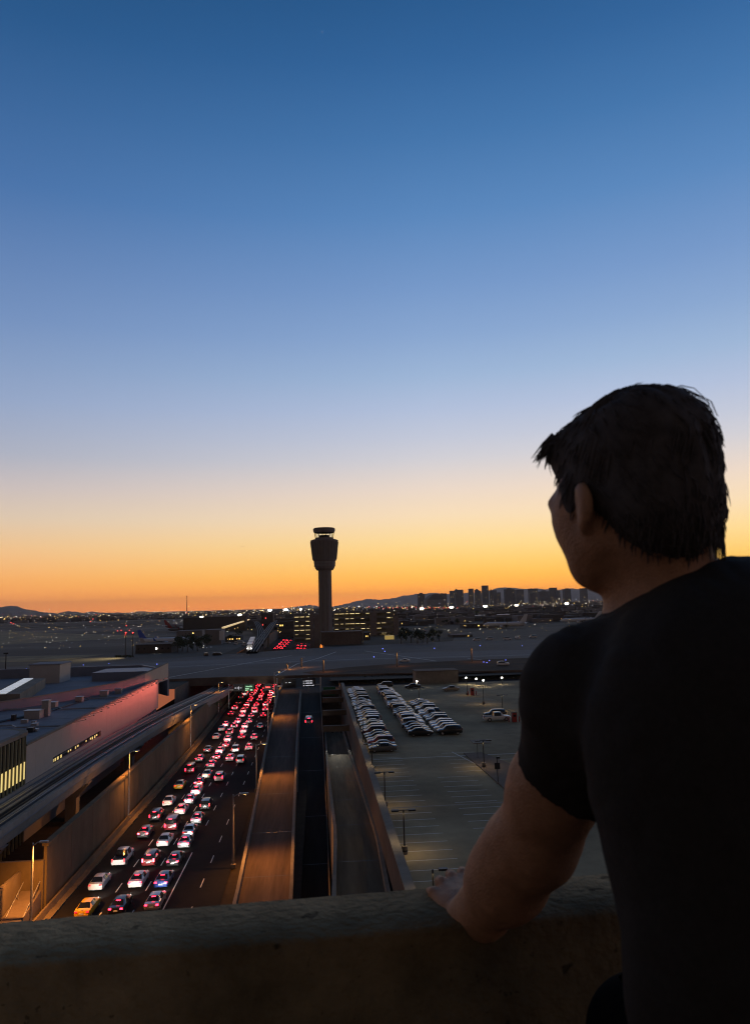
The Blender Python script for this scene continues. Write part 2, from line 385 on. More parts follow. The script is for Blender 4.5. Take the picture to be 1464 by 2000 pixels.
# ---- car park deck
LZ = 10.5
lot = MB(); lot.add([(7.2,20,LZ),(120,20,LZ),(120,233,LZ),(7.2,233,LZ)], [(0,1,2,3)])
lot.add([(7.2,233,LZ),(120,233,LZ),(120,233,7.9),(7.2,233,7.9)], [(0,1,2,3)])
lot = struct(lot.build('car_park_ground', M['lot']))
lw = empty('car_park_wall', (7.1, 60, 8)); tag(lw, 'long brown parapet wall along the left edge of the car park', 'wall')
for k in range(19):
    y0 = 44+k*10; sub(MB().span(6.95,7.65,y0,y0+9.95,4,LZ+.95).build('wall_panel', M['brown'], lw), lw)
    sub(MB().span(6.85,7.75,y0,y0+9.97,LZ+.95,LZ+1.1).build('coping', M['conc'], lw), lw)
def stall(x0, x1, y, wd=.1):
    s = MB(); s.add([(x0,y-wd/2,0),(x1,y-wd/2,0),(x1,y+wd/2,0),(x0,y+wd/2,0)], [(0,1,2,3)])
    o = s.build('stall_line', M['paint'], lot); o.location = (0,0,LZ+.005); return o
for k in range(29): stall(8.0, 13.1, 58.2+k*2.72)
for k in range(12): stall(16.6, 21.9, 78.3+k*2.72)
for k in range(6): stall(20.0, 25.6, 111.5+k*2.72)
for k in range(16): stall(34.5, 44.5, 182+k*2.8)
ds = MB(); ds.add([(25.9,104,0),(26.05,104,0),(22.0,126,0),(21.85,126,0)], [(0,1,2,3)]); o = ds.build('stall_line', M['paint'], lot); o.location = (0,0,LZ+.009)
stall(8.5, 60, 122.5, .18); stall(27, 60, 118.5, .12)
jn = MB(); jn.add([(8,93.4,0),(60,93.9,0),(60,94.1,0),(8,93.6,0)], [(0,1,2,3)]); o = jn.build('joint_seal', M['dark'], lot); o.location = (0,0,LZ+.006)
isl = MB(); isl.prism([(24.3,97),(29.5,97),(29.5,112),(26.5,124),(23.5,124)], LZ, LZ+.14); struct(isl.build('kerb_island', M['brown']))
# beige block wall and frontage road behind the car park
bw = empty('block_building', (33,236,LZ)); tag(bw, 'low beige windowless block at the far edge of the car park', 'building')
sub(MB().span(30.2,43.5,233.4,241,7.9,LZ+3.6).build('wall', M['conc'], bw), bw); sub(MB().span(30,43.7,233.2,241.2,LZ+3.6,LZ+3.9).build('roof', M['brown'], bw), bw)
fr = MB(); fr.add([(-13,242,8.0),(160,242,8.0),(160,262,8.0),(-13,262,8.0)], [(0,1,2,3)]); struct(fr.build('frontage_road', M['lane']))
fr = MB(); fr.add([(7.2,233,8.0),(160,233,8.0),(160,242,7.996),(7.2,242,7.996)], [(0,1,2,3)]); struct(fr.build('verge', M['ground']))
vw = MB().span(-13,-12.4,242,276,-.1,8.9); tag(vw.build('abutment_wall', M['brown']), 'short brown wall at the head of the orange lit ramp', 'wall')
em = MB(); em.add([(-13,262,8.0),(160,262,8.0),(160,274,9.75),(-13,274,9.75)], [(0,1,2,3)]); em.add([(-13,262,-.1),(-13,262,8),(-13,276,9.5),(-13,276,-.1)], [(0,1,2,3)])
struct(em.build('embankment', M['ground']))

# ---- taxiway bridge
near = [(-150,268),(-58,279),(-34,281),(3,277),(50,272),(160,262)]; far = [(160,470),(95,500),(6,470),(-38,440),(-84,400),(-150,380)]
br = empty('taxiway_bridge', (-22, 281, 8)); tag(br, 'broad grey taxiway bridge crossing over the road', 'bridge')
sub(MB().prism(near+far, 8.4, 10.0).build('deck', M['deck'], br), br)
nb = [Vector((x,y,0)) for x, y in near]
sub(MB().sweep(nb, [(-.2,7.6),(.35,7.6),(.35,10.45),(-.2,10.45)]).build('edge_beam', M['brown'], br), br)
for yy in (300,340,380,420):
    for xx in (-35.5,-11.0): sub(MB().box((xx+shift(yy),yy,4.1), (1.2,3,8.6)).build('pier', M['brown'], br), br)
def strip(pts, wd, z, m, name, parent=None):
    s = MB().sweep([Vector((*p, z)) for p in pts], [(-wd/2,0),(wd/2,0)], close=False); return s.build(name, m, parent)
o = strip([(-140,340),(-40,366),(20,372),(150,360)], 46, 10.006, mat('taxiway_asphalt', (.11,.11,.115), .8, .2, .2, stain=.3), 'taxiway', br); sub(o, br)
for pts in ([(-60,283),(-31,360),(-14,400)], [(-16,284),(-9.5,340),(0,372),(10,420)], [(26,420),(40,372),(52,330)], [(68,340),(86,295)], [(-130,330),(-40,352),(20,357),(150,345)]):
    o = strip(pts, .45, 10.012, M['paint'], 'taxi_line', br); sub(o, br)
vp = [at(x, y, 10.03) for x, y in ((590,1313),(680,1303),(760,1297),(900,1290),(1070,1283),(1200,1280),(1200,1300),(1060,1308),(900,1315),(700,1318),(620,1319))]
struct(MB().add(vp, [tuple(range(len(vp)))]).build('verge', M['soil2']))
lp = [at(x, y, 10.04) for x, y in ((640,1316),(780,1304),(920,1299),(1080,1295))]
struct(MB().sweep(lp, [(-2.6,0),(2.6,0)], close=False).build('service_road', M['lane']))
# aprons: broad paler and darker pavement on the airfield
def slab(pts, z, m, name='apron'):
    s = MB(); s.add([(x,y,z) for x, y in pts], [tuple(range(len(pts)))]); return struct(s.build(name, m))
slab([(-60,300),(-48,640),(-160,1500),(-900,1900),(-900,300),(-160,268)], G+.05, M['apron'])
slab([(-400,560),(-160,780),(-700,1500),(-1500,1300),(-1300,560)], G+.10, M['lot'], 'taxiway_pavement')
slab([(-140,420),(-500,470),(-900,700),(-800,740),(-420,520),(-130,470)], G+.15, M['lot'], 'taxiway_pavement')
slab([(90,500),(150,470),(420,560),(900,900),(700,1300),(330,900),(120,640)], G+.05, M['apron'])
for k in range(7):
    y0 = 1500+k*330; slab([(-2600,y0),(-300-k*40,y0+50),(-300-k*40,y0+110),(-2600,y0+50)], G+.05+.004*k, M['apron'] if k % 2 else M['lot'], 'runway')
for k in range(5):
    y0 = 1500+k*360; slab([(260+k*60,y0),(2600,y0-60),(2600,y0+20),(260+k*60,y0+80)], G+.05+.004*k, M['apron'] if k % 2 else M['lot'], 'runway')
# pale blast-fence line along the airfield road on the left
strip([(-61,285),(-50,240),(-47.5,205)], .5, G+.06, M['paint'], 'kerb_line')['kind'] = 'structure'
# ---- distant hills
def hills(pts, d, base_y, name):
    top = []; bot = []
    for i in range(len(pts)-1):
        (x0,y0),(x1,y1) = pts[i], pts[i+1]; n = max(2, int(abs(x1-x0)/4))
        for k in range(n):
            t = k/n; j = 0 if k == 0 else random.uniform(-.8,.8)
            top.append((x0+(x1-x0)*t, y0+(y1-y0)*t+j))
    vs = []; rows = 6
    for r_ in range(rows):
        u = r_/(rows-1)
        for (x, y) in top:
            p = dep(x, y, d)
            dirn = Vector((p.x, p.y, 0)).normalized()
            back = 1-u
            q = Vector((p.x, p.y, 0)) - dirn*(back*d*.16*(1+.25*math.sin(x*.21+r_*1.3))); q.z = (p.z)*(u**1.25)*(1+(0 if r_ in (0,rows-1) else random.uniform(-.08,.08)))
            vs.append(q)
    n = len(top); fs = [(r_*n+i, r_*n+i+1, (r_+1)*n+i+1, (r_+1)*n+i) for r_ in range(rows-1) for i in range(n-1)]
    # rear slope so the range has depth
    m0 = len(vs)
    for (x, y) in top:
        p = dep(x, y, d); dirn = Vector((p.x, p.y, 0)).normalized(); q = Vector((p.x,p.y,0))+dirn*d*.12; vs.append(q)
    fs += [((rows-1)*n+i, (rows-1)*n+i+1, m0+i+1, m0+i) for i in range(n-1)]
    o = MB().add(vs, fs).build(name, M['hill'], smooth=50, fix=False); struct(o); return o
hills([(-260,1180),(-180,1172),(-90,1186),(-40,1182),(0,1186),(14,1184),(20,1183),(34,1184),(48,1189),(66,1192),(80,1195),(92,1196),(114,1198),(130,1194),(150,1195),(166,1197),(180,1194),(205,1197),(228,1196),(250,1199),(270,1194),(285,1194),(296,1197),(312,1194),(340,1197),(380,1197)], 13000, 1210, 'hills')
hills([(560,1187),(590,1184),(605,1181),(620,1184),(650,1185),(685,1177),(700,1173),(720,1170),(745,1171),(770,1168),(790,1163),(815,1160),(850,1158),(880,1160),(910,1158),(940,1158),(965,1150),(985,1147),(1000,1148),(1020,1150),(1045,1149),(1065,1151),(1090,1152),(1110,1149),(1140,1151),(1165,1148),(1180,1147),(1210,1146),(1260,1150),(1330,1143),(1420,1146),(1500,1138),(1600,1150)], 21000, 1185, 'hills')
# ================================================================== GUIDEWAY, TERMINAL, TOWER, SIGNS
gp = [Vector(p) for p in ((-42.6,40,8),(-42.6,100,8),(-42.4,140,8),(-41.2,175,8),(-39,205,8),(-36.6,235,7.6),(-35.2,265,6.8),(-35,290,6.2))]
def smooth_path(p, n=40):
    out = []
    for i in range(n+1):
        t = i/n*(len(p)-1); k = min(int(t), len(p)-2); u = t-k
        a = p[max(k-1,0)]; b = p[k]; c = p[k+1]; d = p[min(k+2,len(p)-1)]
        out.append(.5*((2*b)+(c-a)*u+(2*a-5*b+4*c-d)*u*u+(3*b-a-3*c+d)*u**3))
    return out
gps = smooth_path(gp)
gw = empty('train_guideway', (-42, 100, 0)); tag(gw, 'elevated concrete train guideway with twin tracks curving past the terminal', 'guideway')
def gsweep(name, prof, m): return sub(MB().sweep(gps, prof).build(name, m, gw), gw)
gsweep('deck', [(-3.4,-.2),(3.4,-.2),(3.4,0),(-3.4,0)], M['navy'])
gsweep('girder', [(-2.6,-1.9),(2.6,-1.9),(3.2,-.22),(-3.2,-.22)], M['guide'])
for x in (-3.25, 3.25): gsweep('edge_parapet', [(x-.18,.02),(x+.18,.02),(x+.16,.75),(x-.16,.75)], M['guide'])
for x in (-2.35,-.95,.95,2.35): gsweep('running_plinth', [(x-.26,.02),(x+.26,.02),(x+.26,.38),(x-.26,.38)], M['guide'])
for x in (-1.65, 1.65): gsweep('guide_rail', [(x-.07,.02),(x+.07,.02),(x+.07,.55),(x-.07,.55)], M['rail'])
for x in (-.36,.36): gsweep('power_rail', [(x-.05,.02),(x+.05,.02),(x+.05,.5),(x-.05,.5)], M['dark'])
for i, y in enumerate((66, 101, 136, 171, 206, 238)):
    c = min(gps, key=lambda p: abs(p.y-y)); z1 = c.z-1.92
    sub(MB().add([(c.x-.9,y-1,-.1),(c.x+.9,y-1,-.1),(c.x+.9,y+1,-.1),(c.x-.9,y+1,-.1),(c.x-.9,y-1,z1-2.4),(c.x+.9,y-1,z1-2.4),(c.x+.9,y+1,z1-2.4),(c.x-.9,y+1,z1-2.4),
                  (c.x-3.0,y-1.1,z1),(c.x+3.0,y-1.1,z1),(c.x+3.0,y+1.1,z1),(c.x-3.0,y+1.1,z1)],
                 [(3,2,1,0),(0,1,5,4),(1,2,6,5),(2,3,7,6),(3,0,4,7),(4,5,9,8),(5,6,10,9),(6,7,11,10),(7,4,8,11),(8,9,10,11)]).build('pier', M['guide'], gw), gw)
for k in range(60):
    y = 70+k*3; c = min(gps, key=lambda p: abs(p.y-y))
    if k % 2: sub(MB().box((c.x+2.0 if k % 4 == 1 else c.x-2.0, y, c.z+.12), (.3,.5,.2)).build('junction_box', M['dark'], gw), gw)

# ---- terminal concourse on the left
tb = empty('terminal_building', (-46, 128, 0)); tag(tb, 'long metal clad terminal concourse with red lit end wall and flat roof', 'building')
def tsub(mb, name, m, **k): return sub(mb.build(name, m, tb, **k), tb)
tsub(MB().prism([(-110,128.2),(-46.5,128.2),(-46.5,222),(-60,262),(-110,262)], 0, 14.0), 'roof', M['roofg'])
for k in range(24):                                     # cladding panels of the long wall
    y0 = 124.2+k*4.08; z1 = 14.5+(y0-128)*.009
    if 136 < y0 < 163: 
        tsub(MB().span(-46.45,-46,y0,y0+4.06,0,9.15), 'cladding_panel', M['clad']); tsub(MB().span(-46.45,-46,y0,y0+4.06,10.35,z1), 'cladding_panel', M['clad'])
        w_ = MB().span(-46.5,-46.3,y0+.1,y0+3.95,9.2,10.3); tsub(w_, 'window', M['glassd'])
        for j in range(3):
            if random.random() < .7: tsub(MB().span(-46.28,-46.26,y0+.4+j*1.2,y0+.75+j*1.2+random.uniform(0,.5),9.35+random.uniform(0,.3),9.9), 'lit_pane', M['warmwin'])
    else:
        tsub(MB().span(-46.45,-46,y0,y0+4.06,0 if y0 < 180 else 7.6,z1), 'cladding_panel', M['clad'])
    if y0 >= 180: tsub(MB().span(-46.9,-46.6,y0,y0+4.06,0,7.5), 'window', M['glassd']); tsub(MB().span(-46.58,-46.2,y0,y0+.35,0,7.5), 'mullion', M['clad'])
for (ya, yb, za, zb) in ((196,199,6.2,7.2),(203,205,6.0,7.0),(208,210.5,6.1,7.2),(212,214,6.2,7.3)): tsub(MB().span(-46.58,-46.55,ya,yb,za,zb), 'lit_pane', M['warmwin'])
tsub(MB().hexa([(-46.7,124.2,14.48),(-45.9,124.2,14.48),(-45.9,222.1,15.36),(-46.7,222.1,15.36),(-46.7,124.2,14.75),(-45.9,124.2,14.75),(-45.9,222.1,15.62),(-46.7,222.1,15.62)]), 'coping', M['conc'])
# raised curved screen wall sweeping up to the far corner
cv = [(-74,168,15.8),(-66,180,16.0),(-58,196,16.2),(-53,206,16.5),(-50,214,17.2),(-48.2,222,18.0),(-47.2,230,18.6),(-46.6,238,19.0)]
cvp = smooth_path([Vector(c) for c in cv], 22)
for i in range(0, 22):
    a, b = cvp[i], cvp[i+1]; t = (b-a).normalized(); nrm = Vector((t.y,-t.x,0))*.22
    A0, B0 = Vector((a.x,a.y,14.02)), Vector((b.x,b.y,14.02))
    tsub(MB().hexa([A0-nrm,A0+nrm,B0+nrm,B0-nrm,a-nrm,a+nrm,b+nrm,b-nrm]), 'screen_panel', M['navy'] if i < 14 else M['clad'])
tsub(MB().sweep([p+Vector((0,0,.02)) for p in cvp], [(-.35,0),(.35,0),(.35,.18),(-.35,.18)]), 'screen_coping', M['conc'])
# far parapet, penthouse, skylight, roof plant
tsub(MB().prism([(-110,262),(-60,262),(-46.6,238),(-46.2,238.6),(-59.6,262.8),(-110,262.8)], 9, 17.0), 'back_parapet', M['navy'])
tsub(MB().span(-88,-79,238,248,14.02,19.6), 'penthouse', M['clad']); tsub(MB().span(-88.3,-78.7,237.7,248.3,19.6,19.9), 'penthouse_roof', M['roofg'])
tsub(MB().span(-70,-52,240,256,14.02,16.6), 'plant_room', M['navy'])
sk = [(-77,184),(-70,184),(-79,226),(-86,226)]
tsub(MB().prism(sk, 14.02, 16.6), 'skylight_hall', M['conc'])
for k in range(9):
    t0, t1 = k/9+.01, (k+1)/9-.01; y0 = 184+42*t0; y1 = 184+42*t1; x0 = -76-9*t0; x1 = -76-9*t1
    tsub(MB().prism([(x0,y0),(x0+2.6,y0),(x1+2.6,y1),(x1,y1)], 16.62, 16.8), 'skylight_pane', emit('skylight_glow', (.8,.85,.9), .35, False) if k == 0 else bpy.data.materials['skylight_glow'])
tsub(MB().span(-92,-77.2,183.6,184.2,14.02,17.4), 'glazed_end', M['glassd'])
for k in range(6): tsub(MB().span(-91.6+k*2.4,-90+k*2.4,183.5,183.58,14.5,16.6), 'lit_pane', M['warmwin'])
for (x, y, sx, sy, sz) in ((-58,160,3,2.4,1.6),(-56.5,162.5,1.4,1.4,3.2),(-60,176,2.2,2,1.3),(-57,186,1.6,1.6,1.2),(-64,150,1.2,1.2,1.4),(-54,196,1.8,1.6,1.4),(-52,202,1.6,1.4,1.2),(-90,205,1.2,1.2,.9),(-95,198,1.2,1.2,.9)):
    r_ = MB().box((x,y,14.02+sz/2), (sx,sy,sz)); tsub(r_, 'roof_unit', M['steel'])
    tsub(MB().box((x,y,14.06+sz), (sx*1.15,sy*1.15,.08)), 'unit_cap', M['steel'])
for k in range(3): tsub(MB().tube([(-66+k*.5,148,14.2),(-59+k*.5,168,14.2),(-57+k*.5,190,14.2)], .12, 6), 'roof_pipe', M['dark'])
ru = random.Random(4)
for k in range(16):
    x, y = ru.uniform(-72,-49), ru.uniform(136,200)
    if x > -50-(y-128)*.05 or (x < -62 and y > 165): continue
    h_ = ru.uniform(.4,1.1); tsub(MB().box((x,y,14.03+h_/2), (ru.uniform(.5,1.4),ru.uniform(.5,1.6),h_), ru.uniform(-.1,.1)), 'roof_vent', M['steel'] if k % 3 else M['dark'])
for k in range(7): tsub(MB().span(-47.6-k*.0,-72,138+k*10,138.12+k*10,14.012,14.03), 'roof_seam', M['navy'])
for y in (146,171,190): tsub(MB().tube([(-48,y,14.3),(-56,y,14.3),(-58,y+3,14.3),(-70,y+3,14.3)], .16, 6), 'roof_duct', M['steel'])
# fin building with the yellow lit band at the left frame edge
fb = empty('fin_building', (-46, 112, 0)); tag(fb, 'dark fin clad building with glowing yellow window band at left edge', 'building')
def fsub(mb, name, m, **k): return sub(mb.build(name, m, fb, **k), fb)
arc = [(-46,100),(-46,122.8)]+[(-50+4*math.cos(q),122.8+4*math.sin(q)) for q in np.linspace(0.2,math.pi/2,6)]+[(-90,126.8),(-90,100)]
fsub(MB().prism(arc, 0, 16.2), 'core', M['glassd'])
arc2 = [((x+46.0)*1.0-45.7, y+(.3 if y > 122 else 0)) for x, y in arc]
fsub(MB().prism(arc2, 16.2, 16.75), 'roof_rim', M['conc'])
fsub(MB().prism([((x+46)*.97-46.6, y-.7) for x, y in arc], 16.76, 16.79), 'roof', M['roofg'])
for k in range(17):
    y0 = 100.2+k*1.38
    fsub(MB().hexa([(-45.98,y0,0),(-45.75,y0+.1,0),(-45.75,y0+.3,0),(-45.98,y0+.5,0),(-45.98,y0,16.1),(-45.75,y0+.1,16.1),(-45.75,y0+.3,16.1),(-45.98,y0+.5,16.1)]), 'window_fin', M['fin'])
    fsub(MB().span(-45.97,-45.93,y0+.52,y0+1.34,9.6,12.2), 'lit_pane', M['warmwin'])
for q in np.linspace(.3,1.5,5):
    c = Vector((-50+4.02*math.cos(q),122.8+4.02*math.sin(q),8.1)); fsub(MB().box(c, (.3,.3,16), q), 'window_fin', M['fin'])
# red wall-washers on the end wall
def spot(name, loc, to, col, power, ang=150, blend=.6, r=.15):
    l = bpy.data.lights.new(name, 'SPOT'); l.spot_size = R(ang); l.spot_blend = blend; l.color = col; l.energy = power; l.shadow_soft_size = r
    o = bpy.data.objects.new(name, l); COL.objects.link(o); o.location = loc
    o.rotation_euler = (Vector(to)-Vector(loc)).to_track_quat('-Z','Y').to_euler(); return o
for y in range(143, 221, 5):
    wf = MB().box((0,0,0), (.3,.4,.2)); wf = wf.build('wall_washer', M['clad'], tb); wf.location = Vector((-42.6,y,15.9+(y-168)*.008))-tb.location
    tsub(MB().bar((-46,y,15.2+(y-168)*.008), (-42.7,y,15.8+(y-168)*.008), .1), 'washer_arm', M['clad'])
    spot('washer_light', (-42.7,y,15.68+(y-168)*.008), (-46.3,y,13.0), (1,.15,.10), 50+max(0,(y-143))*27, 120, 1.0)

# ---- control tower
TX, TY, TZ = 5.6, 523.0, G
ct = empty('control_tower', (TX,TY,TZ)); tag(ct, 'tall airport control tower with flared cab rising against the sunset', 'tower')
def csub(mb, name, m, **k): o = mb.build(name, m, ct, **k); o.location = -Vector(ct.location); return o
ph = math.pi/8 - YAW*0
c0 = (TX,TY,0)
csub(MB().lathe(c0, [(4.85,G),(4.75,30),(4.7,61.5)], 8, ph), 'shaft', M['tower'])
for k in range(8):
    q = k*math.pi/4; csub(MB().box((TX+4.45*math.cos(q),TY+4.45*math.sin(q),36), (.25,1.3,51), q), 'shaft_groove', M['garage'])
csub(MB().lathe(c0, [(5.6,60.6),(6.7,62.0),(7.4,64.2),(7.5,67.0)], 16), 'lower_pod', M['tower'])
csub(MB().lathe(c0, [(7.7,67.0),(8.2,67.6),(9.2,77.5),(9.75,81.2),(9.75,81.8),(8.0,82.4),(7.7,82.4)], 16), 'upper_pod', M['tower'])
for k in range(32):
    q = k*math.pi/16; a = Vector((TX+8.35*math.cos(q),TY+8.35*math.sin(q),68.2)); b = Vector((TX+9.75*math.cos(q),TY+9.75*math.sin(q),80.6))
    csub(MB().bar(a, b, .22, .45), 'pod_fin', M['garage'])
for zz, rr in ((66.0,7.62),(63.9,7.5)):
    csub(MB().lathe(c0, [(rr-.3,zz-.55),(rr,zz-.5),(rr,zz+.5),(rr-.3,zz+.55)], 16), 'pod_band', M['garage'])
csub(MB().lathe(c0, [(6.4,82.3),(6.5,83.6),(6.3,83.6)], 16), 'cab_base', M['tower'])
gl = bpy.data.materials.new('cab_glass'); gl.use_nodes = True; b_ = gl.node_tree.nodes['Principled BSDF']
b_.inputs['Transmission Weight'].default_value = 1; b_.inputs['Roughness'].default_value = .02; b_.inputs['IOR'].default_value = 1.02; b_.inputs['Base Color'].default_value = (.75,.8,.8,1)
for k in range(16):
    q0, q1 = (k+.5)*math.pi/8, (k+1.5)*math.pi/8
    p = [(TX+r_*math.cos(q),TY+r_*math.sin(q),z) for q in (q0,q1) for r_, z in ((6.35,83.6),(7.05,87.2))]
    csub(MB().add(p, [(0,1,3,2)]), 'cab_window', gl)
    csub(MB().bar(p[0], p[1], .2, .2), 'cab_mullion', M['dark'])
csub(MB().lathe(c0, [(3.6,83.62),(3.6,85.4),(3.3,85.4)], 12), 'console', M['dark'])
csub(MB().lathe(c0, [(7.1,87.1),(7.75,88.6),(7.75,90.0),(7.2,90.5),(3,90.7)], 16), 'cab_roof', M['tower'])
bx = aty(627,1236,505); bx2 = aty(706,1236,505)
tbx = empty('tower_base_building', (13, 508, G)); tag(tbx, 'dark brown windowless box building at the foot of the control tower', 'building')
sub(MB().span(bx.x,bx2.x,503,518,G,bx.z).build('wall', M['brown'], tbx), tbx); sub(MB().span(bx.x-.4,bx2.x+.4,502.6,518.4,bx.z,bx.z+.6).build('roof_rim', M['tower'], tbx), tbx)
sub(MB().span(bx.x-1.2,bx.x-.45,502.4,503.4,G,bx.z+2).build('corner_pier', M['conc'], tbx), tbx); sub(MB().span(bx2.x+.45,bx2.x+1.1,502.4,503.4,G,bx.z+1).build('corner_pier', M['conc'], tbx), tbx)

# ---- overhead signs
def sign(name, px0, py0, px1, py1, Y, m, label, rows, posts, mtxt):
    a = aty(px0, py0, Y); b = aty(px1, py1, Y); zt, zb = max(a.z,b.z), min(a.z,b.z)
    root = empty(name, ((a.x+b.x)/2, Y, posts[1])); tag(root, label, 'sign')
    sub(MB().span(a.x,b.x,Y,Y+.25,zb,zt).build('board', m, root), root)
    W_ = b.x-a.x; Hh = zt-zb
    rs = random.Random(int(px0))                       # the lettering is too far off to read: broken rows of strokes
    for (u0, u1, v, h, n_) in rows:
        mb = MB(); x = a.x+W_*u0; end = a.x+W_*u1; step = (end-x)/n_
        for q in range(n_):
            mb.span(x+q*step, x+q*step+step*rs.uniform(.45,.8), Y-.03, Y-.01, zb+Hh*v, zb+Hh*(v+h*rs.uniform(.6,1)))
        mb.build('lettering', mtxt, root).location = -root.location
    for xx in posts[0]: sub(MB().tube([(xx,Y+.4,posts[1]),(xx,Y+.4,zt+.2)], .22, 8).build('post', M['steel'], root), root)
    if posts[0]: sub(MB().bar((min(posts[0]+[a.x]),Y+.35,zb+.6), (max(posts[0]+[b.x]),Y+.35,zb+.6), .3).build('truss', M['steel'], root), root)
    return root
GY = 272
sign('overhead_sign', 456,1337,476,1350, GY, M['signb'], 'dark message board left of the green overhead sign', [(.12,.88,.45,.08,3),(.48,.52,.2,.6,1)], ([aty(450,1340,GY).x-.6], 0), M['signtxt'])
sign('overhead_sign', 477,1337,496,1350, GY, M['signg'], 'bright green overhead road sign above the traffic jam', [(.18,.85,.62,.2,8),(.12,.5,.3,.2,5),(.12,.4,.08,.16,2),(.62,.9,.1,.3,2)], ([], 0), emit('green_letters', (.5,1,.6), .8, False))
sign('overhead_sign', 515,1336,532,1348, GY, M['signb'], 'small dark overhead sign over the right lanes of the jam', [(.2,.8,.38,.25,6)], ([aty(537,1340,GY).x], 0), M['redl'])
sign('overhead_sign', 552,1326,578,1343, 244, M['signb'], 'blank dark overhead board above the orange lit ramp', [(.2,.7,.55,.06,2)], ([-13.3], 7.9), M['signtxt'])
sign('overhead_sign', 590,1325,616,1341, 244, M['signb'], 'dark overhead board with three lines of white lettering', [(.08,.16,.62,.16,1),(.22,.8,.63,.14,10),(.08,.16,.36,.16,1),(.22,.8,.37,.14,9),(.08,.16,.1,.16,1),(.22,.9,.11,.12,12)], ([-3.2,.6], 7.9), M['signtxt'])
sign('overhead_sign', 631,1342,655,1358, 240, M['signg'], 'unlit dark green overhead sign beside the car park wall', [(.3,.7,.2,.2,4)], ([6.6], 4), M['signg'])

# ---- street lamps
def lamp_post(loc, h, arm, label, power, group='street lamps', ang=150, col=(1,.36,.06), aim=(0,0), thick=1.0, lens=True):
    root = empty('street_lamp', loc); tag(root, label, 'lamp', group)
    MB().tube([(0,0,0),(0,0,h)], [.17*thick,.09*thick], 8).build('pole', M['steel'] if lens else M['conc'], root, smooth=60)
    MB().box((0,0,.25), (.6,.6,.5)).build('base', M['conc'], root)
    MB().tube([(0,0,h-.3),(arm*.5,0,h+.05),(arm,0,h+.1)], .06, 6).build('arm', M['steel'], root)
    MB().box((arm*1.18,0,h+.08), (abs(arm)*.45+.5,.38,.2)).build('luminaire', M['steel'], root)
    if lens: MB().box((arm*1.18,0,h-.03), (abs(arm)*.2+.2,.2,.03)).build('lens', M['warm'], root)
    if power: 
        s = spot('lamp_light', Vector(loc)+Vector((arm*1.15,0,h-.15)), Vector(loc)+Vector((arm*1.15+aim[0],aim[1],0)), col, power, ang, 1.0); 
    return root
p = atx(75,1648,-31.9)
lamp_post((-32.5,90.6,.14), 9.2, 1.0, 'near orange lit street lamp beside the handrails, bottom left', 9500, ang=170)
lamp_post((-32.4,133.5,.14), 11.2, 1.0, 'tall street lamp at the wall, second from the parapet', 5500, ang=170)
lamp_post((-32.4,195.7,.14), 11.0, 1.0, 'tall street lamp at the wall, third from the parapet', 5500, ang=170)
lamp_post((-33.6,258,.14), 10.5, 1.0, 'street lamp at the far end of the retaining wall', 2500, ang=160)
lamp_post((-12.0,107.5,0), 9.6, 1.3, 'near street lamp left of the orange ramp', 7000, aim=(4,-5), ang=140)
lamp_post((-12.3,150,0), 8.8, 1.3, 'second street lamp left of the orange ramp', 4800, aim=(3.5,-7), ang=135)
lamp_post((-13.6,205,0), 11.5, 1.3, 'third street lamp left of the orange ramp', 3600, aim=(3,-3), ang=120)
lamp_post((-14.6,252,0), 14, 1.3, 'street lamp beside the blank overhead board', 2200, aim=(4,-4), ang=110)
for px, py0, py1, lab in ((632,1288,1322,'street lamp before the taxiway bridge, right of the message boards'),(561,1295,1316,'short street lamp at the bridge edge above the jam'),(589,1285,1312,'street lamp at the bridge edge behind the message boards'),
                          (775,1274,1302,'street lamp beside the taxiing car on the bridge'),(921,1265,1293,'street lamp on the bridge road at the right')):
    b = at(px, py1, 10.0 if py1 < 1310 else 8.2); t = aty(px, py0, b.y)
    lamp_post(b, t.z-b.z, .9, lab, 700, thick=2.2, lens=False, ang=178)
spot('lamp_light', (3.5,254,15.8), (10,250,8), (1,.4,.08), 2200, 110, 1.0)
# ---- car park lamps: poles with twin heads
def lot_lamp(loc, h, label, heads=(-1,1), lit=0):
    root = empty('car_park_lamp', loc); tag(root, label, 'lamp', 'car park lamps')
    MB().tube([(0,0,0),(0,0,h)], .075, 8).build('pole', M['dark'], root)
    MB().lathe((0,0,0), [(.3,0),(.3,.75),(.22,.8)], 12).build('base', M['conc'], root); MB().lathe((0,0,0), [(.31,.25),(.31,.42)], 12).build('base_band', M['dark'], root)
    MB().bar((min(heads)*.9,0,h), (max(heads)*.9 if max(heads) > 0 else 0,0,h), .08).build('crossarm', M['dark'], root)
    for s in heads: MB().box((s*.85,0,h-.02), (.75,.4,.16)).build('luminaire', M['dark'], root); 
    spot('lamp_light', Vector(loc)+Vector((0,0,h-.2)), Vector(loc), (1,.72,.34), 330, 165, 1.0)
    return root
for i, (px, py0, py1) in enumerate(((847,1698,1775),(790,1582,1668),(752,1508,1578),(727,1452,1508),(709,1400,1462),(697,1366,1425))):
    b = at(px, py1, LZ); t = aty(px, py0, b.y); lot_lamp(b, t.z-b.z, f'dark twin headed lamp post by the car park wall, {ordinal(i+1)} from the hand', (1,) if i == 0 else (-1,1))
for px, py0, py1, lab in ((945,1446,1500,'twin headed lamp post on the car park island'),(944,1340,1376,'twin headed lamp post beside the red bollard'),(981,1357,1390,'lamp post behind the lone pickup truck'),(818,1343,1370,'thin lamp post amid the middle rows of parked cars'),(912,1325,1358,'lit lamp post at the far right of the car park')):
    b = at(px, py1, LZ); t = aty(px, py0, b.y); lot_lamp(b, t.z-b.z, lab)
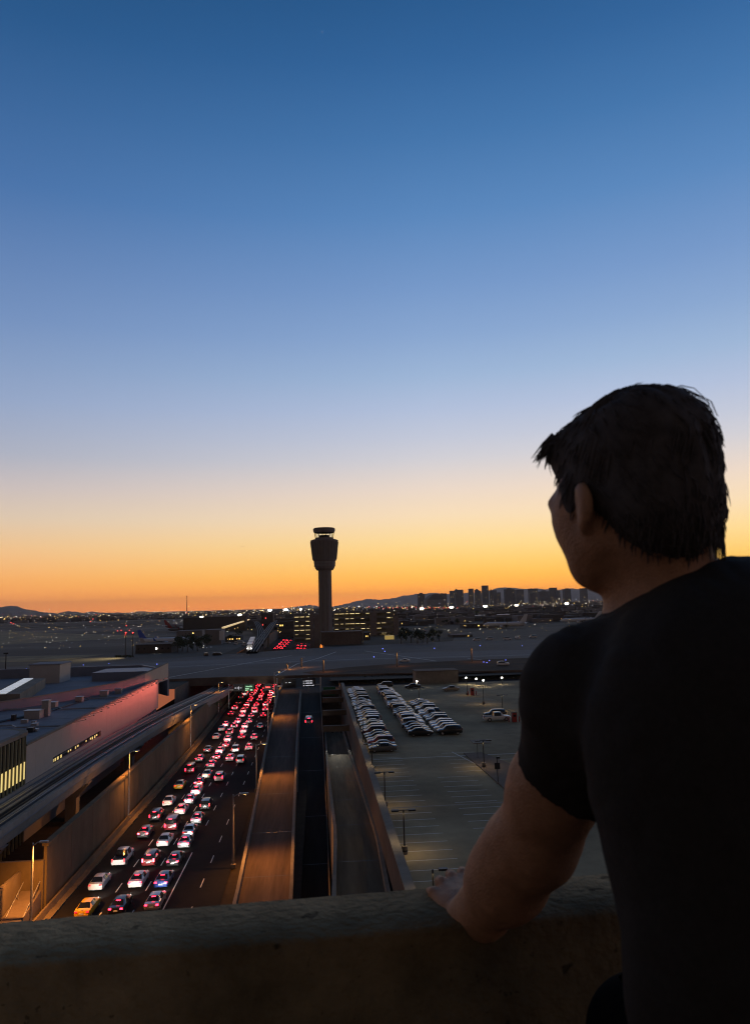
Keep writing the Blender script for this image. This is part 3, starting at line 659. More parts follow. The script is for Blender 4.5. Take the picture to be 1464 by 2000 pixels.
for i, (px, py) in enumerate(((910,1324),(930,1326),(944,1329),(980,1324),(814,1331))):
    b = at(px, py+13, LZ); t = aty(px, py, b.y)
    root = empty('globe_lamp', b); tag(root, f'small lit globe lamp at the far edge of the car park, {ordinal(i+1)} counted rightwards' if i < 4 else 'small lit globe lamp beside the beige block', 'lamp', 'globe lamps')
    MB().tube([(0,0,0),(0,0,t.z-b.z)], .06, 6).build('pole', M['dark'], root); MB().lathe((0,0,t.z-b.z), [(.05,-.2),(.24,-.1),(.28,.05),(.18,.22),(.03,.27)], 10).build('globe', M['cool'], root)
    spot('lamp_light', (b.x,b.y,t.z-.4), (b.x,b.y,0), (1,.9,.65), 260, 165)
# pay station, bollards, sign on the island
for px, py, lab in ((922,1358,'red pay station kiosk beside the far lamp posts'),(1004,1410,'red kiosk beside the lone pickup truck')):
    b = at(px, py, LZ); root = empty('pay_kiosk', b); tag(root, lab, 'kiosk')
    MB().box((0,0,.95), (.9,.7,1.9)).build('cabinet', M['redp'], root); MB().box((0,0,1.96), (1.1,.9,.12)).build('roof', M['conc'], root); MB().box((0,-.36,1.3), (.5,.03,.4)).build('screen', M['glassd'], root)
    for k, dx in enumerate((-1.1,1.1)):
        bo = empty('bollard', b+Vector((dx,.2,0))); tag(bo, f"{'left' if dx < 0 else 'right'} bollard guarding the {lab.split(' beside')[0]} beside the {'far lamps' if px < 960 else 'pickup truck'}", 'bollard')
        MB().lathe((0,0,0), [(.11,0),(.11,1.0),(.05,1.08)], 10).build('post', M['redp'], bo)
b = at(972,1530,LZ); root = empty('sign_post', b); tag(root, 'post with camera head and notice board on the island', 'sign')
MB().tube([(0,0,0),(0,0,3.4)], .06, 6).build('post', M['dark'], root); MB().box((0,0,2.3), (.75,.06,.85)).build('board', M['dark'], root); MB().box((.15,0,3.4), (.5,.25,.25)).build('camera_head', M['dark'], root); MB().lathe((0,0,0), [(.3,0),(.2,.2)], 8).build('foot', M['conc'], root)
b = at(948,1465,LZ); root = empty('shelter', at(948,1490,LZ)); tag(root, 'small flat roofed shelter on thin posts on the car park island', 'shelter')
MB().box((0,3.4,2.6), (2.8,3,.12)).build('canopy', M['conc'], root)
for dx, dy in ((-.5,3.4),(.5,3.4)): MB().tube([(dx,dy,0),(dx,dy,2.6)], .04, 6).build('leg', M['dark'], root)

# two caged work lamps under the cross beam throw a pale patch on the bent ramp
for x in (3.0, 5.0):
    wl = empty('work_lamp', (x,176.6,6.35)); tag(wl, f"small caged lamp under the cross beam, {'left' if x < 4 else 'right'} one", 'lamp')
    MB().lathe((0,0,-.3), [(.05,.3),(.18,.22),(.2,0)], 10).build('shade', M['dark'], wl)
    spot('lamp_light', (x,176.2,6.0), (x-.15,163,2.9), (1,.95,.8), 1500, 26, .6)
# ================================================================== BEYOND THE BRIDGE
def box_building(name, px0, px1, pyt, Y, label, m, depth=14, z0=None, cat='building', lit=0, group=None, rim=True, rows=0, cols=0, litm=None):
    a = aty(px0, pyt, Y); b = aty(px1, pyt, Y); z0 = G if z0 is None else z0; zt = (a.z+b.z)/2
    root = empty(name, ((a.x+b.x)/2, Y, z0)); tag(root, label, cat, group)
    w_, h_ = b.x-a.x, zt-z0
    MB().box((0,depth/2,h_/2), (w_,depth,h_)).build('wall', m, root)
    if rim: MB().box((0,depth/2,h_+.02*h_), (w_*1.02,depth*1.02,h_*.04)).build('roof', m, root)
    for r_ in range(rows):
        for c in range(cols):
            if random.random() < .55:
                o = MB().box((-w_/2+w_*(c+.5)/cols, -.05, h_*(.12+.82*(r_+.5)/rows)), (w_/cols*random.uniform(.1,.3),.1,h_/rows*.18))
                o.build('window', litm if litm and random.random() < lit else M['glassd'], root)
    return root
# parking garage around the tower, level by level
GYY = 640
def garage(px0, px1, pyt, pyb, Y, label, levels, litp, stairs):
    a, b = aty(px0, pyt, Y), aty(px1, pyt, Y); zt = a.z; zb = aty(px0, pyb, Y).z
    root = empty('parking_garage', ((a.x+b.x)/2, Y, G)); tag(root, label, 'garage')
    dz = (zt-zb)/levels
    for k in range(levels+1):
        z = zb+k*dz; sub(MB().span(a.x,b.x,Y,Y+45,z-.25,z).build('floor_slab', M['garage'], root), root)
        sub(MB().span(a.x,b.x,Y-.15,Y,z-.5,z+1.0).build('spandrel', M['garage'], root), root)
        if k < levels:
            n = int((b.x-a.x)/4.5)
            for j in range(n):
                if random.random() < litp:
                    x = a.x+(j+.5)*(b.x-a.x)/n; s = random.uniform(2.0,4.2)
                    sub(MB().span(x-s/2,x+s/2,Y+2+random.random()*10,Y+2.4+12,z+dz-.88,z+dz-.70).build('ceiling_light', M['garagelight'], root), root)
    for j in range(int((b.x-a.x)/9)+1): sub(MB().span(a.x+j*9,a.x+j*9+.7,Y+.02,Y+.8,G-9,zt).build('column', M['garage'], root), root)
    sub(MB().span(a.x,b.x,Y+30,Y+30.4,zb,zt).build('inner_wall', M['garage'], root), root)
    for q0, q1, qt in stairs:
        c, d = aty(q0, qt, Y-1), aty(q1, qt, Y-1); sub(MB().span(c.x,d.x,Y-1.5,Y+6,G-9,c.z).build('stair_tower', M['tower'], root), root)
    return root
M['garagelight'] = emit('garage_light', (1.0,.76,.34), 1.7)
garage(573, 606, 1204, 1256, 632, 'left wing of the parking garage with lit levels above the far jam', 6, .8, ((605,612,1196),(613,624,1200)))
garage(652, 776, 1198, 1258, 645, 'wide parking garage with glowing levels right of the control tower', 6, .55, ((722,735,1197),(767,778,1203)))
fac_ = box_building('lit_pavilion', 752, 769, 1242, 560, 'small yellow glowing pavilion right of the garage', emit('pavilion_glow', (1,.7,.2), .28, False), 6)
# far jam beyond the bridge is built with the cars
# ---- far train guideway with station, and the train
fg = empty('far_guideway', (-50, 560, 0)); tag(fg, 'far train guideway forking beyond the bridge', 'guideway')
pa = [at(492,1273,11), at(505,1255,13), at(519,1237,15), at(530,1222,17), at(537,1212,19)]
pb = [at(505,1258,12.6), at(510,1238,14.6), at(505,1222,16.5), at(500,1214,18)]
for pth in (pa, pb):
    q = smooth_path(pth, 20); q = [p for p in q]
    sub(MB().sweep(q, [(-3,-1.6),(3,-1.6),(3.2,0),(-3.2,0)]).build('deck', M['asphalt'], fg), fg)
    for x in (-2.6,-.8,.8,2.6): sub(MB().sweep(q, [(x-.22,.02),(x+.22,.02),(x+.22,.5),(x-.22,.5)]).build('running_plinth', M['guide'], fg), fg)
    for p in q[::4]: sub(MB().box((p.x,p.y,(p.z-1.6+G-9)/2), (1.6,1.6,p.z-1.6-G+9)).build('pier', M['guide'], fg), fg)
tr = empty('train', at(492,1262,12)); tag(tr, 'white people mover train on the far guideway', 'train')
q0, q1 = at(487,1270,12.5), at(494,1253,13.5)
for k in range(3):
    a = q0.lerp(q1, k/3+.02); b = q0.lerp(q1, (k+1)/3-.02); sub(MB().bar(a+Vector((0,0,1.6)), b+Vector((0,0,1.6)), 2.9, 3.2).build('carriage', M['white'], tr), tr)
    sub(MB().bar(a.lerp(b,.1)+Vector((1.5,0,2.1)), a.lerp(b,.9)+Vector((1.5,0,2.1)), .1, 1.0).build('window', M['glassd'], tr), tr)
sub(MB().box(q0+Vector((-.9,-.2,1.0)), (.5,.2,.4)).build('headlight', M['cool'], tr), tr); sub(MB().box(q0+Vector((.9,-.2,1.0)), (.5,.2,.4)).build('headlight', M['cool'], tr), tr)
box_building('station_building', 510, 533, 1199, 905, 'dark station block where the far guideway ends', M['bldg'], 30, rows=2, cols=4, lit=.3, litm=M['redl'])
# ---- terminal and hangar blocks left of the far guideway
box_building('cargo_building', 265, 335, 1259, 470, 'dark flat building on the apron in front of the parked airliner', M['bldg'], 26, rows=1, cols=6, lit=.25, litm=M['cool'])
box_building('boarding_building', 400, 432, 1231, 560, 'grey boxy gate building with a pale end panel', M['bldg2'], 24)
a = aty(429,1232,558); b = aty(438,1250,558); MBx = MB().span(a.x,b.x,556,558,b.z,a.z); tag(MBx.build('pale_panel_block', M['white']), 'pale glowing end block of the gate building', 'building')
box_building('concourse_roof', 358, 480, 1206, 900, 'long low concourse with a lit roof edge left of the guideway', M['bldg'], 20)
a, b = at(436,1226,G+11), at(486,1210,G+11); tag(MB().bar(a, b, 2.2, 1.2).build('lit_canopy', emit('canopy_glow', (1,.72,.35), .55, False)), 'long warm lit canopy edge of the left concourse', 'canopy')
for i, (p0, p1, yt, Y, m_) in enumerate(((438,470,1243,600,'bldg'),(340,398,1262,520,'leafb'),(700,722,1236,560,'bldg'),(884,922,1240,560,'bldg'),(840,870,1228,800,'bldg2'),(905,985,1218,760,'bldg'),(990,1075,1201,1250,'bldg2'),(1080,1130,1200,1300,'bldg'),(935,1010,1203,1200,'bldg'),(1130,1180,1206,1100,'bldg2'),(780,800,1213,900,'bldg'),(345,395,1232,760,'bldg2'),(650,720,1196,1100,'bldg'),(545,575,1214,900,'bldg'))):
    if m_ == 'leafb': continue
    where = ['behind the parked shuttle row','','between garage and tower box','low and dark before the right apron','near the lit trees','beneath the row of bright canopies','under the second floodlight from right','under the rightmost floodlight','behind the bright canopies','beside the far right airliner','beside the far lot of cars','behind the left airliner','behind the wide garage roof','between guideway and garage'][i]
    box_building('airport_building', p0, p1, yt, Y, f'low airport building {where}', M[m_], 22, rows=1, cols=7, lit=.5, litm=M['amber'])
# bright canopies (tilted roofs) in a row
for i in range(7):
    px = 932+i*10.5; c = at(px, 1204-i*.35, G+6); c = aty(px, 1203-i*.4, 1150)
    tag(MB().hexa([c+Vector(v) for v in ((-6,0,-.3),(6,0,1.1),(6,10,1.1),(-6,10,-.3),(-6,0,.1),(6,0,1.5),(6,10,1.5),(-6,10,.1))]).build('canopy', M['white']), f'pale tilted gate canopy, {ordinal(i+1)} counted from the left', 'canopy', 'tilted canopies')
# ---- airliners
def airliner(loc, rz, s, tailm, label, fus=None):
    root = empty('airliner', loc, rz); root.scale = (s,s,s); tag(root, label, 'airliner')
    Lh = 19
    MB().tube([(0,y,z) for y, z in ((-Lh,3.6),(-Lh+1.5,3.5),(-Lh+4,3.4),(14,3.4),(17,3.2),(19,2.8))], [.3,1.2,1.95,1.95,1.4,.3], 14).build('fuselage', fus or M['white'], root, smooth=60)
    for sg in (-1,1):
        MB().hexa([(sg*1.2,3,2.4),(sg*1.2,-4,2.4),(sg*17,-7.5,3.7),(sg*17,-5.6,3.7),(sg*1.2,3,3.0),(sg*1.2,-4,2.8),(sg*17,-7.5,3.85),(sg*17,-5.6,3.85)]).build('wing', M['clad'], root)
        MB().hexa([(sg*17,-7.4,3.7),(sg*17,-5.7,3.7),(sg*17.4,-7.2,5.8),(sg*17.4,-8.2,5.8),(sg*17.15,-7.4,3.7),(sg*17.15,-5.7,3.7),(sg*17.5,-7.2,5.8),(sg*17.5,-8.2,5.8)]).build('winglet', tailm, root)
        MB().hexa([(sg*.5,-14.5,4.2),(sg*.5,-18,4.2),(sg*6.5,-19,4.8),(sg*6.5,-17.6,4.8),(sg*.5,-14.5,4.45),(sg*.5,-18,4.4),(sg*6.5,-19,4.9),(sg*6.5,-17.6,4.9)]).build('tailplane', M['clad'], root)
        MB().tube([(sg*5.6,y,1.7) for y in (2.6,2.2,0,-1.6)], [.75,1.0,1.0,.5], 10).build('engine', M['white'], root, smooth=60)
        MB().tube([(sg*2.8,-2,0),(sg*2.8,-2,2.6)], .28, 6).build('landing_gear', M['dark'], root)
    MB().hexa([(-.2,-13,5.1),(.2,-13,5.1),(.2,-18.5,5.1),(-.2,-18.5,5.1),(-.12,-17.8,11.6),(.12,-17.8,11.6),(.12,-20.4,11.6),(-.12,-20.4,11.6)]).build('tail_fin', tailm, root)
    MB().tube([(0,14,0),(0,14,2)], .25, 6).build('landing_gear', M['dark'], root)
    MB().hexa([(-1.2,16.4,3.7),(1.2,16.4,3.7),(.9,17.6,3.5),(-.9,17.6,3.5),(-.9,16.2,4.3),(.9,16.2,4.3),(.7,17.1,4.1),(-.7,17.1,4.1)]).build('cockpit_window', M['glassd'], root)
    return root
airliner(at(322,1259,G), R(-80), 1.0, M['bluet'], 'white airliner with blue tail fin parked on the left apron')
airliner(at(292,1265,G)+Vector((14,-28,0)), R(-85), .7, M['clad'], 'smaller grey airliner in front of the blue tailed one')
airliner(at(358,1234,G), R(-75), .95, M['redp'], 'airliner with dark tail, left of the lit concourse', M['bldg2'])
airliner(at(352,1228,G), R(-75), 1.1, M['redp'], 'airliner with dark tail, farthest left of the lit concourse', M['bldg2'])
airliner(at(985,1227,G), R(60), 1.15, M['white'], 'white airliner parked on the right apron, nearer of two')
airliner(at(1133,1218,G), R(62), 1.15, M['white'], 'white airliner half hidden by the shoulder')
airliner(at(193,1220,G), R(-100), 1.0, M['white'], 'lone white airliner taxiing on the far left airfield')
airliner(dep(473,1068,11000), R(100), 1.0, M['dark'], 'tiny distant airliner in flight left of the control tower', M['dark'])
es = MB().lathe(dep(629,62,42000), [(2,-20),(16,-10),(20,0),(16,10),(2,20)], 8); tag(es.build('evening_star', emit('star', (1,1,1), 1.0, False)), 'single bright star high in the blue sky', 'star')
# ---- tall light masts with floodlights
def mast(px, pyb, pyt, z0, label, heads, fm='flood', rad=None, group='floodlight masts'):
    b = at(px, pyb, z0); t = aty(px, pyt, b.y); d = (t-CAM).length
    root = empty('light_mast', b); tag(root, label, 'lamp', group); h = t.z-b.z
    MB().tube([(0,0,0),(0,0,h)], [.35,.2], 6).build('pole', M['dark'], root)
    MB().bar((-1.6,0,h), (1.6,0,h), .3).build('crossarm', M['dark'], root)
    r_ = rad or d*.0014
    for k in range(heads):
        x = (k-(heads-1)/2)*r_*1.5
        MB().lathe((x,-.4,h+.1), [(r_*.2,-r_*.8),(r_*.8,-r_*.5),(r_,0),(r_*.7,r_*.6),(r_*.1,r_*.8)], 8).build('floodlight', M[fm], root)
    return root
for i, (px, pyb, pyt) in enumerate(((824,1212,1189),(882,1209,1186),(948,1206,1184),(1009,1204,1182),(1107,1201,1179))):
    mast(px, pyb, pyt, G, f'bright floodlight mast on the right airfield, {ordinal(i+1)} counted from the tower', 2)
for i, (px, pyb, pyt) in enumerate(((394,1222,1206),(468,1216,1201),(471,1218,1205),(527,1205,1192),(558,1203,1191),(587,1202,1190))):
    mast(px, pyb, pyt, G, f'floodlight mast left of the control tower, {ordinal(i+1)} counted from the left', 1 if i in (2,5) else 2)
for i, (px, pyb, pyt) in enumerate(((654,1204,1191),(682,1207,1199),(705,1206,1198),(770,1206,1193))):
    mast(px, pyb, pyt, G, f'white lamp mast behind the wide garage, {ordinal(i+1)} counted from the tower', 1, 'cool', .75)
for i, (px, pyb, pyt) in enumerate(((245,1285,1238),(259,1283,1238),(10,1345,1276))):
    b = at(px, pyb, G); t = aty(px, pyt, b.y); root = empty('apron_mast', b); tag(root, ['thin dark apron mast left of the flat building, nearer','thin dark apron mast left of the flat building, right one','thin apron mast at the far left edge'][i], 'mast')
    MB().tube([(0,0,0),(0,0,t.z-b.z)], [.3,.15], 6).build('pole', M['dark'], root); MB().box((0,0,t.z-b.z), (1.6,.5,.5)).build('head', M['dark'], root)
    if i == 0: spot('lamp_light', t+Vector((0,0,-.6)), b+Vector((-14,-6,0)), (1,.82,.42), 26000, 110, 1.0)
    if i < 2: MB().lathe((0,0,t.z-b.z+.3), [(.1,0),(.45,.3),(.1,.7)], 8).build('beacon', M['redl'], root)
b = at(365,1204,G); t = aty(365,1164,b.y); root = empty('radio_mast', b); tag(root, 'slender radio mast rising above the left horizon', 'mast')
hh = t.z-b.z
MB().tube([(0,0,0),(0,0,hh)], [2.2,.9], 4).build('lattice', M['dark'], root); MB().lathe((0,0,hh*.98), [(.5,-2.6),(2.6,-1.2),(2.6,1.2),(.5,2.6)], 8).build('antenna_drum', M['dark'], root)
# ---- downtown skyline
sky_ = [(816,829,1161,1),(860,872,1160,0),(879,888,1155,0),(889,894,1153,0),(894,904,1153,0),(916,924,1151,1),(928,935,1153,0),(934,939,1155,0),(942,953,1145,1),(957,961,1154,0),(963,969,1154,0),(970,977,1158,0),(986,1004,1152,2),(1007,1022,1153,1),(1033,1049,1151,1),(1053,1071,1156,0),(1074,1087,1149,1),(1087,1093,1155,0),(1101,1114,1152,0),(1134,1146,1150,1)]
for i, (p0, p1, yt, kd) in enumerate(sky_):
    Y = 5200+(i*377) % 900
    nm = ['slim','broad','wide'][kd]
    r_ = box_building('skyscraper', p0, p1, yt, Y, f'{nm} dark downtown tower on the skyline, {ordinal(i+1)} counted from the left', M['bldg'], 45, group='downtown towers', rows=4, cols=3, lit=.25, litm=M['warmwin'])
    a = aty(p0, yt, Y); b = aty(p1, yt, Y)
    if i % 3 == 0: MB().box((0,20,(a.z+b.z)/2-G+6), ((b.x-a.x)*.4,18,12)).build('plant_room', M['bldg'], r_)
c = aty(852,1172,4700); root = empty('stadium', (c.x,4700,G)); tag(root, 'broad arched stadium roof left of the downtown towers', 'stadium')
hw = (aty(871,1172,4700).x-aty(834,1172,4700).x)/2; hz = aty(852,1160,4700).z-G
MB().hexa([(-hw,0,0),(hw,0,0),(hw,160,0),(-hw,160,0),(-hw,0,hz*.6),(hw,0,hz*.6),(hw,160,hz*.6),(-hw,160,hz*.6)]).build('wall', M['bldg2'], root)
prof = [(-hw+2*hw*k/14, hz*.6+hz*.42*math.sin(math.pi*k/14)) for k in range(15)]
MB().add([(x,0,z) for x, z in prof]+[(x,160,z) for x, z in prof], [(k,k+1,16+k,15+k) for k in range(14)]+[tuple(range(15))]).build('roof', M['bldg'], root)
# ---- city fabric: far-off blocks and trees that read as one mass
cb = MB(); cp = MB()
for k in range(3400):
    px = random.uniform(-120, 1580); u = random.random(); d = 900*(10/.9)**u if px > 420 else 2300*(10/2.3)**u
    p = dep(px, 1190, d); h = random.choice((3,4,5,6,8))*(1+d/9000); wd = random.uniform(8,30)*(1+d/6000)
    if -40 < p.x < 30 and p.y < 1000: continue
    (cb if random.random() < .75 else cp).box((p.x,p.y,G+h/2), (wd,random.uniform(8,24),h), random.uniform(-.2,.2))
stuff(cb.build('city_blocks', M['bldg'], fix=False), 'dark far-off mass of low city buildings below the skyline', 'buildings')
stuff(cp.build('city_blocks', M['bldg2'], fix=False), 'scattered paler low buildings in the far-off city mass', 'buildings')
def leaf_mesh(n, rx, rz, size, seed, squash=1.0):
    rd = random.Random(seed); mb = MB()
    cl = [(rd.uniform(-.6,.6)*rx, rd.uniform(-.6,.6)*rx, rd.uniform(.25,1.0)*rz, rd.uniform(.3,.55)*rx) for _ in range(9)]
    for _ in range(n):
        c = rd.choice(cl); v = Vector((rd.gauss(0,1),rd.gauss(0,1),rd.gauss(0,1))).normalized()*c[3]*rd.uniform(.5,1.05)
        p = Vector(c[:3])+Vector((v.x,v.y,v.z*.8)); a = Vector((rd.gauss(0,1),rd.gauss(0,1),rd.gauss(0,.6))).normalized(); b = a.cross(Vector((rd.gauss(0,1),rd.gauss(0,1),rd.gauss(0,1)))).normalized()
        s = size*rd.uniform(.6,1.3); mb.add([p-a*s,p+b*s*.6,p+a*s,p-b*s*.6], [(0,1,2,3)])
    return mb.mesh('crown', fix=False)
crowns = [leaf_mesh(420, 2.6, 4.2, .32, s) for s in range(3)]
def tree(loc, s, label, k=0):
    root = empty('tree', loc, random.uniform(0,6)); root.scale = (s,s,s); tag(root, label, 'tree', 'airport trees')
    tm_ = MB().tube([(0,0,-.1),(.1,0,1.2),(.05,.1,2.4)], [.2,.15,.08], 6)
    for q in range(4): tm_.tube([(.07,.05,1.5+q*.2),(math.cos(q*1.6)*1.1,math.sin(q*1.6)*1.1,2.7+q*.2)], [.08,.03], 5)
    tm_.build('trunk', M['bark'], root); o = link('crown', crowns[k % 3], M['leaf'], root); o.location = (0,0,.7)
trees = [(x, y, 1.7) for x, y in ((347,1275),(356,1272),(366,1274),(377,1270),(386,1272),(395,1268),(404,1266),(372,1264),(352,1266))]
for i, (px, py, s) in enumerate(trees): tree(at(px, py, G), s, f'dark tree beside the left flat building, {ordinal(i+1)} of its row', i)
for i, (px, py, s) in enumerate(((783,1258,1.6),(793,1252,1.8),(803,1256,1.9),(815,1258,1.7),(825,1255,1.5),(834,1258,1.6),(845,1250,1.5),(857,1252,1.4))): tree(at(px, py, G), s, f'dark tree right of the wide garage, {ordinal(i+1)} from the garage', i)
for i, (px, py) in enumerate(((430,1396),(437,1388),(425,1402),(441,1382))): tree(Vector((-36-i*.3, at(px,py,0).y, 0)), 1.15, f'low bushy tree behind the far retaining wall, {ordinal(i+1)} of four', i)
for i, (px, py, s) in enumerate(((946,1197,2.2),(960,1197,2.4),(985,1199,2.1),(1060,1199,2.0),(930,1206,2.2),(870,1222,1.6),(893,1222,1.5),(468,1250,1.5),(452,1256,1.4))):
    tree(at(px, py, G), s, f'tree on the far airfield edge, {ordinal(i+1)} of the scattered trees', i)
# scrub on the verges
sb = MB()
for k in range(900):
    px = random.uniform(225, 262) if k < 260 else random.uniform(640, 1010); py = random.uniform(1280,1284) if k < 260 else random.uniform(1308,1322)
    p = at(px, py, G+.1) if k < 260 else Vector((random.uniform(8,110), random.uniform(263,273), 0)); 
    if k >= 260: p.z = 8.0+(p.y-262)/12*1.75
    s = random.uniform(.15,.5); a = Vector((random.gauss(0,1),random.gauss(0,1),abs(random.gauss(0,1)))).normalized(); b = a.cross(Vector((random.random(),1,.3))).normalized()
    sb.add([p-b*s,p+a*s*1.6,p+b*s], [(0,1,2)])
stuff(sb.build('scrub', M['leaf'], fix=False), 'dry scrub on the bank in front of the taxiway bridge', 'scrub')
# ---- points of light over the city and airfield: nobody could count them
def lights(name, m, items, label):
    mb = MB()
    for p, r_ in items:
        mb.add([p+Vector(v)*r_ for v in ((1,0,0),(0,1,0),(-1,0,0),(0,-1,0),(0,0,1),(0,0,-1))], [(0,1,4),(1,2,4),(2,3,4),(3,0,4),(1,0,5),(2,1,5),(3,2,5),(0,3,5)])
    return stuff(mb.build(name, m, fix=False), label, 'lights')
white, amber, red, blue, dim = [], [], [], [], []
rl = random.Random(3)
for k in range(1500):                                         # the city band on the horizon
    px = rl.uniform(-60, 1260); d = rl.choice((1,1,1,.6,.45))*rl.uniform(2600,9500)
    p = dep(px, 1190, d); p.z = G+rl.uniform(4,14)+rl.random()**6*30
    r_ = d*rl.choice((.00010,.00013,.00016,.0002,.00026,.00042))
    (amber if rl.random() < .45 else white if rl.random() < .62 else dim if rl.random() < .8 else red).append((p, r_))
for k in range(220):                                          # airfield on the left
    px = rl.uniform(-20, 420); py = 1212+rl.random()**1.5*55
    p = at(px, py, G+.6); d = (p-CAM).length
    if p.y > 2500: continue
    r_ = d*rl.choice((.00012,.00018,.00026))
    (amber if rl.random() < .5 else white if rl.random() < .6 else dim).append((p, r_))
for k in range(260):                                          # airport middle and right
    px = rl.uniform(430, 1190); py = rl.uniform(1196, 1236)
    if 560 < px < 780 and py > 1203: continue
    p = at(px, py, G+rl.uniform(2,7)); d = (p-CAM).length
    r_ = d*rl.choice((.00015,.00022,.00035)); (amber if rl.random() < .65 else white).append((p, r_))
for px, py in ((163,1299),(327,1307),(213,1296),(307,1297),(115,1303),(52,1306),(730,1283),(747,1267),(751,1272),(848,1266),(937,1261),(950,1294),(955,1290),(987,1289),(944,1293),(1019,1261)): 
    p = at(px, py, 10.3 if px > 300 else G+.4); blue.append((p, (p-CAM).length*.0005))
for px, py in ((177,1214),(182,1209),(237,1231),(253,1231),(247,1222),(245,1240),(230,1232),(22,1216),(27,1218)): p = at(px, py, G+8); red.append((p, (p-CAM).length*.0006))
for px in range(740, 900, 9):                                  # red strip light far behind
    p = dep(px, 1187+random.uniform(-1,1), 2600); red.append((p, 1.3))
lights('city_lights', M['city_w'], white, 'white pinpoint lights scattered over city and airfield')
lights('city_lights', M['amber'], amber, 'amber pinpoint lights scattered over city and airfield')
lights('city_lights', M['redl'], red, 'red pinpoint lights scattered over city and airfield')
lights('city_lights', emit('dim_lamp', (.75,.8,1.0), 2.2, False), dim, 'faint bluish pinpoint lights over the city')
lights('taxiway_lights', M['bluel'], blue, 'blue pinpoint taxiway lights around the bridge')
# ground vehicles parked far off: one glittering mass
fv = MB()
for k in range(700):
    px = rl.uniform(800, 952); py = rl.uniform(1196, 1206); p = at(px, py, G+.7); fv.box((p.x,p.y,p.z), (4.4,1.8,1.3), rl.choice((0,.05)))
stuff(fv.build('far_parked_cars', M['white'], fix=False), 'far lot full of parked cars beyond the garage', 'cars')
# ================================================================== CARS
# stations rear -> front: y, half width, bottom, belt, roof half width, roof height, role of the piece to the next station
# roles: b body only, r rear window, s side windows under the roof, w windscreen
SPEC = {
 'sedan': [(-2.36,.72,.38,.72,.66,.78,'b'),(-2.28,.86,.26,.92,.74,.98,'b'),(-1.72,.91,.20,.98,.74,1.03,'r'),(-.98,.92,.19,.98,.57,1.41,'s'),(-.25,.92,.19,.96,.60,1.465,'s'),(.45,.92,.19,.95,.58,1.41,'w'),(1.18,.91,.19,.93,.74,.98,'b'),(2.0,.88,.22,.82,.68,.87,'b'),(2.36,.70,.34,.60,.58,.66,'b')],
 'suv':   [(-2.36,.78,.45,.80,.70,.95,'b'),(-2.30,.90,.32,1.05,.78,1.12,'r'),(-2.02,.94,.28,1.10,.66,1.66,'s'),(-1.0,.95,.26,1.08,.69,1.74,'s'),(.2,.95,.26,1.06,.68,1.72,'s'),(.62,.95,.26,1.05,.66,1.66,'w'),(1.28,.94,.26,1.04,.78,1.10,'b'),(2.1,.91,.30,.95,.72,1.01,'b'),(2.38,.76,.42,.70,.62,.80,'b')],
 'van':   [(-2.6,.86,.40,.80,.78,.95,'b'),(-2.55,.96,.32,1.15,.86,1.2,'r'),(-2.45,.98,.28,1.2,.80,1.98,'s'),(-1.0,.99,.26,1.2,.84,2.04,'s'),(.8,.99,.26,1.18,.83,2.0,'s'),(1.3,.98,.26,1.15,.78,1.88,'w'),(2.1,.95,.28,1.08,.78,1.14,'b'),(2.55,.85,.40,.85,.66,.92,'b')],
 'pickup_truck': [(-2.85,.90,.50,.95,.84,1.06,'b'),(-2.80,.95,.42,1.02,.86,1.08,'t'),(-.95,.96,.38,1.05,.86,1.10,'r'),(-.72,.96,.36,1.08,.70,1.80,'s'),(.2,.96,.36,1.08,.73,1.86,'s'),(.75,.96,.36,1.07,.70,1.78,'w'),(1.4,.95,.36,1.06,.80,1.14,'b'),(2.4,.93,.40,1.0,.76,1.06,'b'),(2.75,.80,.5,.8,.66,.9,'b')],
}
WH = {'sedan':(-1.42,1.42,.33),'suv':(-1.42,1.45,.37),'van':(-1.6,1.65,.36),'pickup_truck':(-1.75,1.75,.40)}
CARM = {}
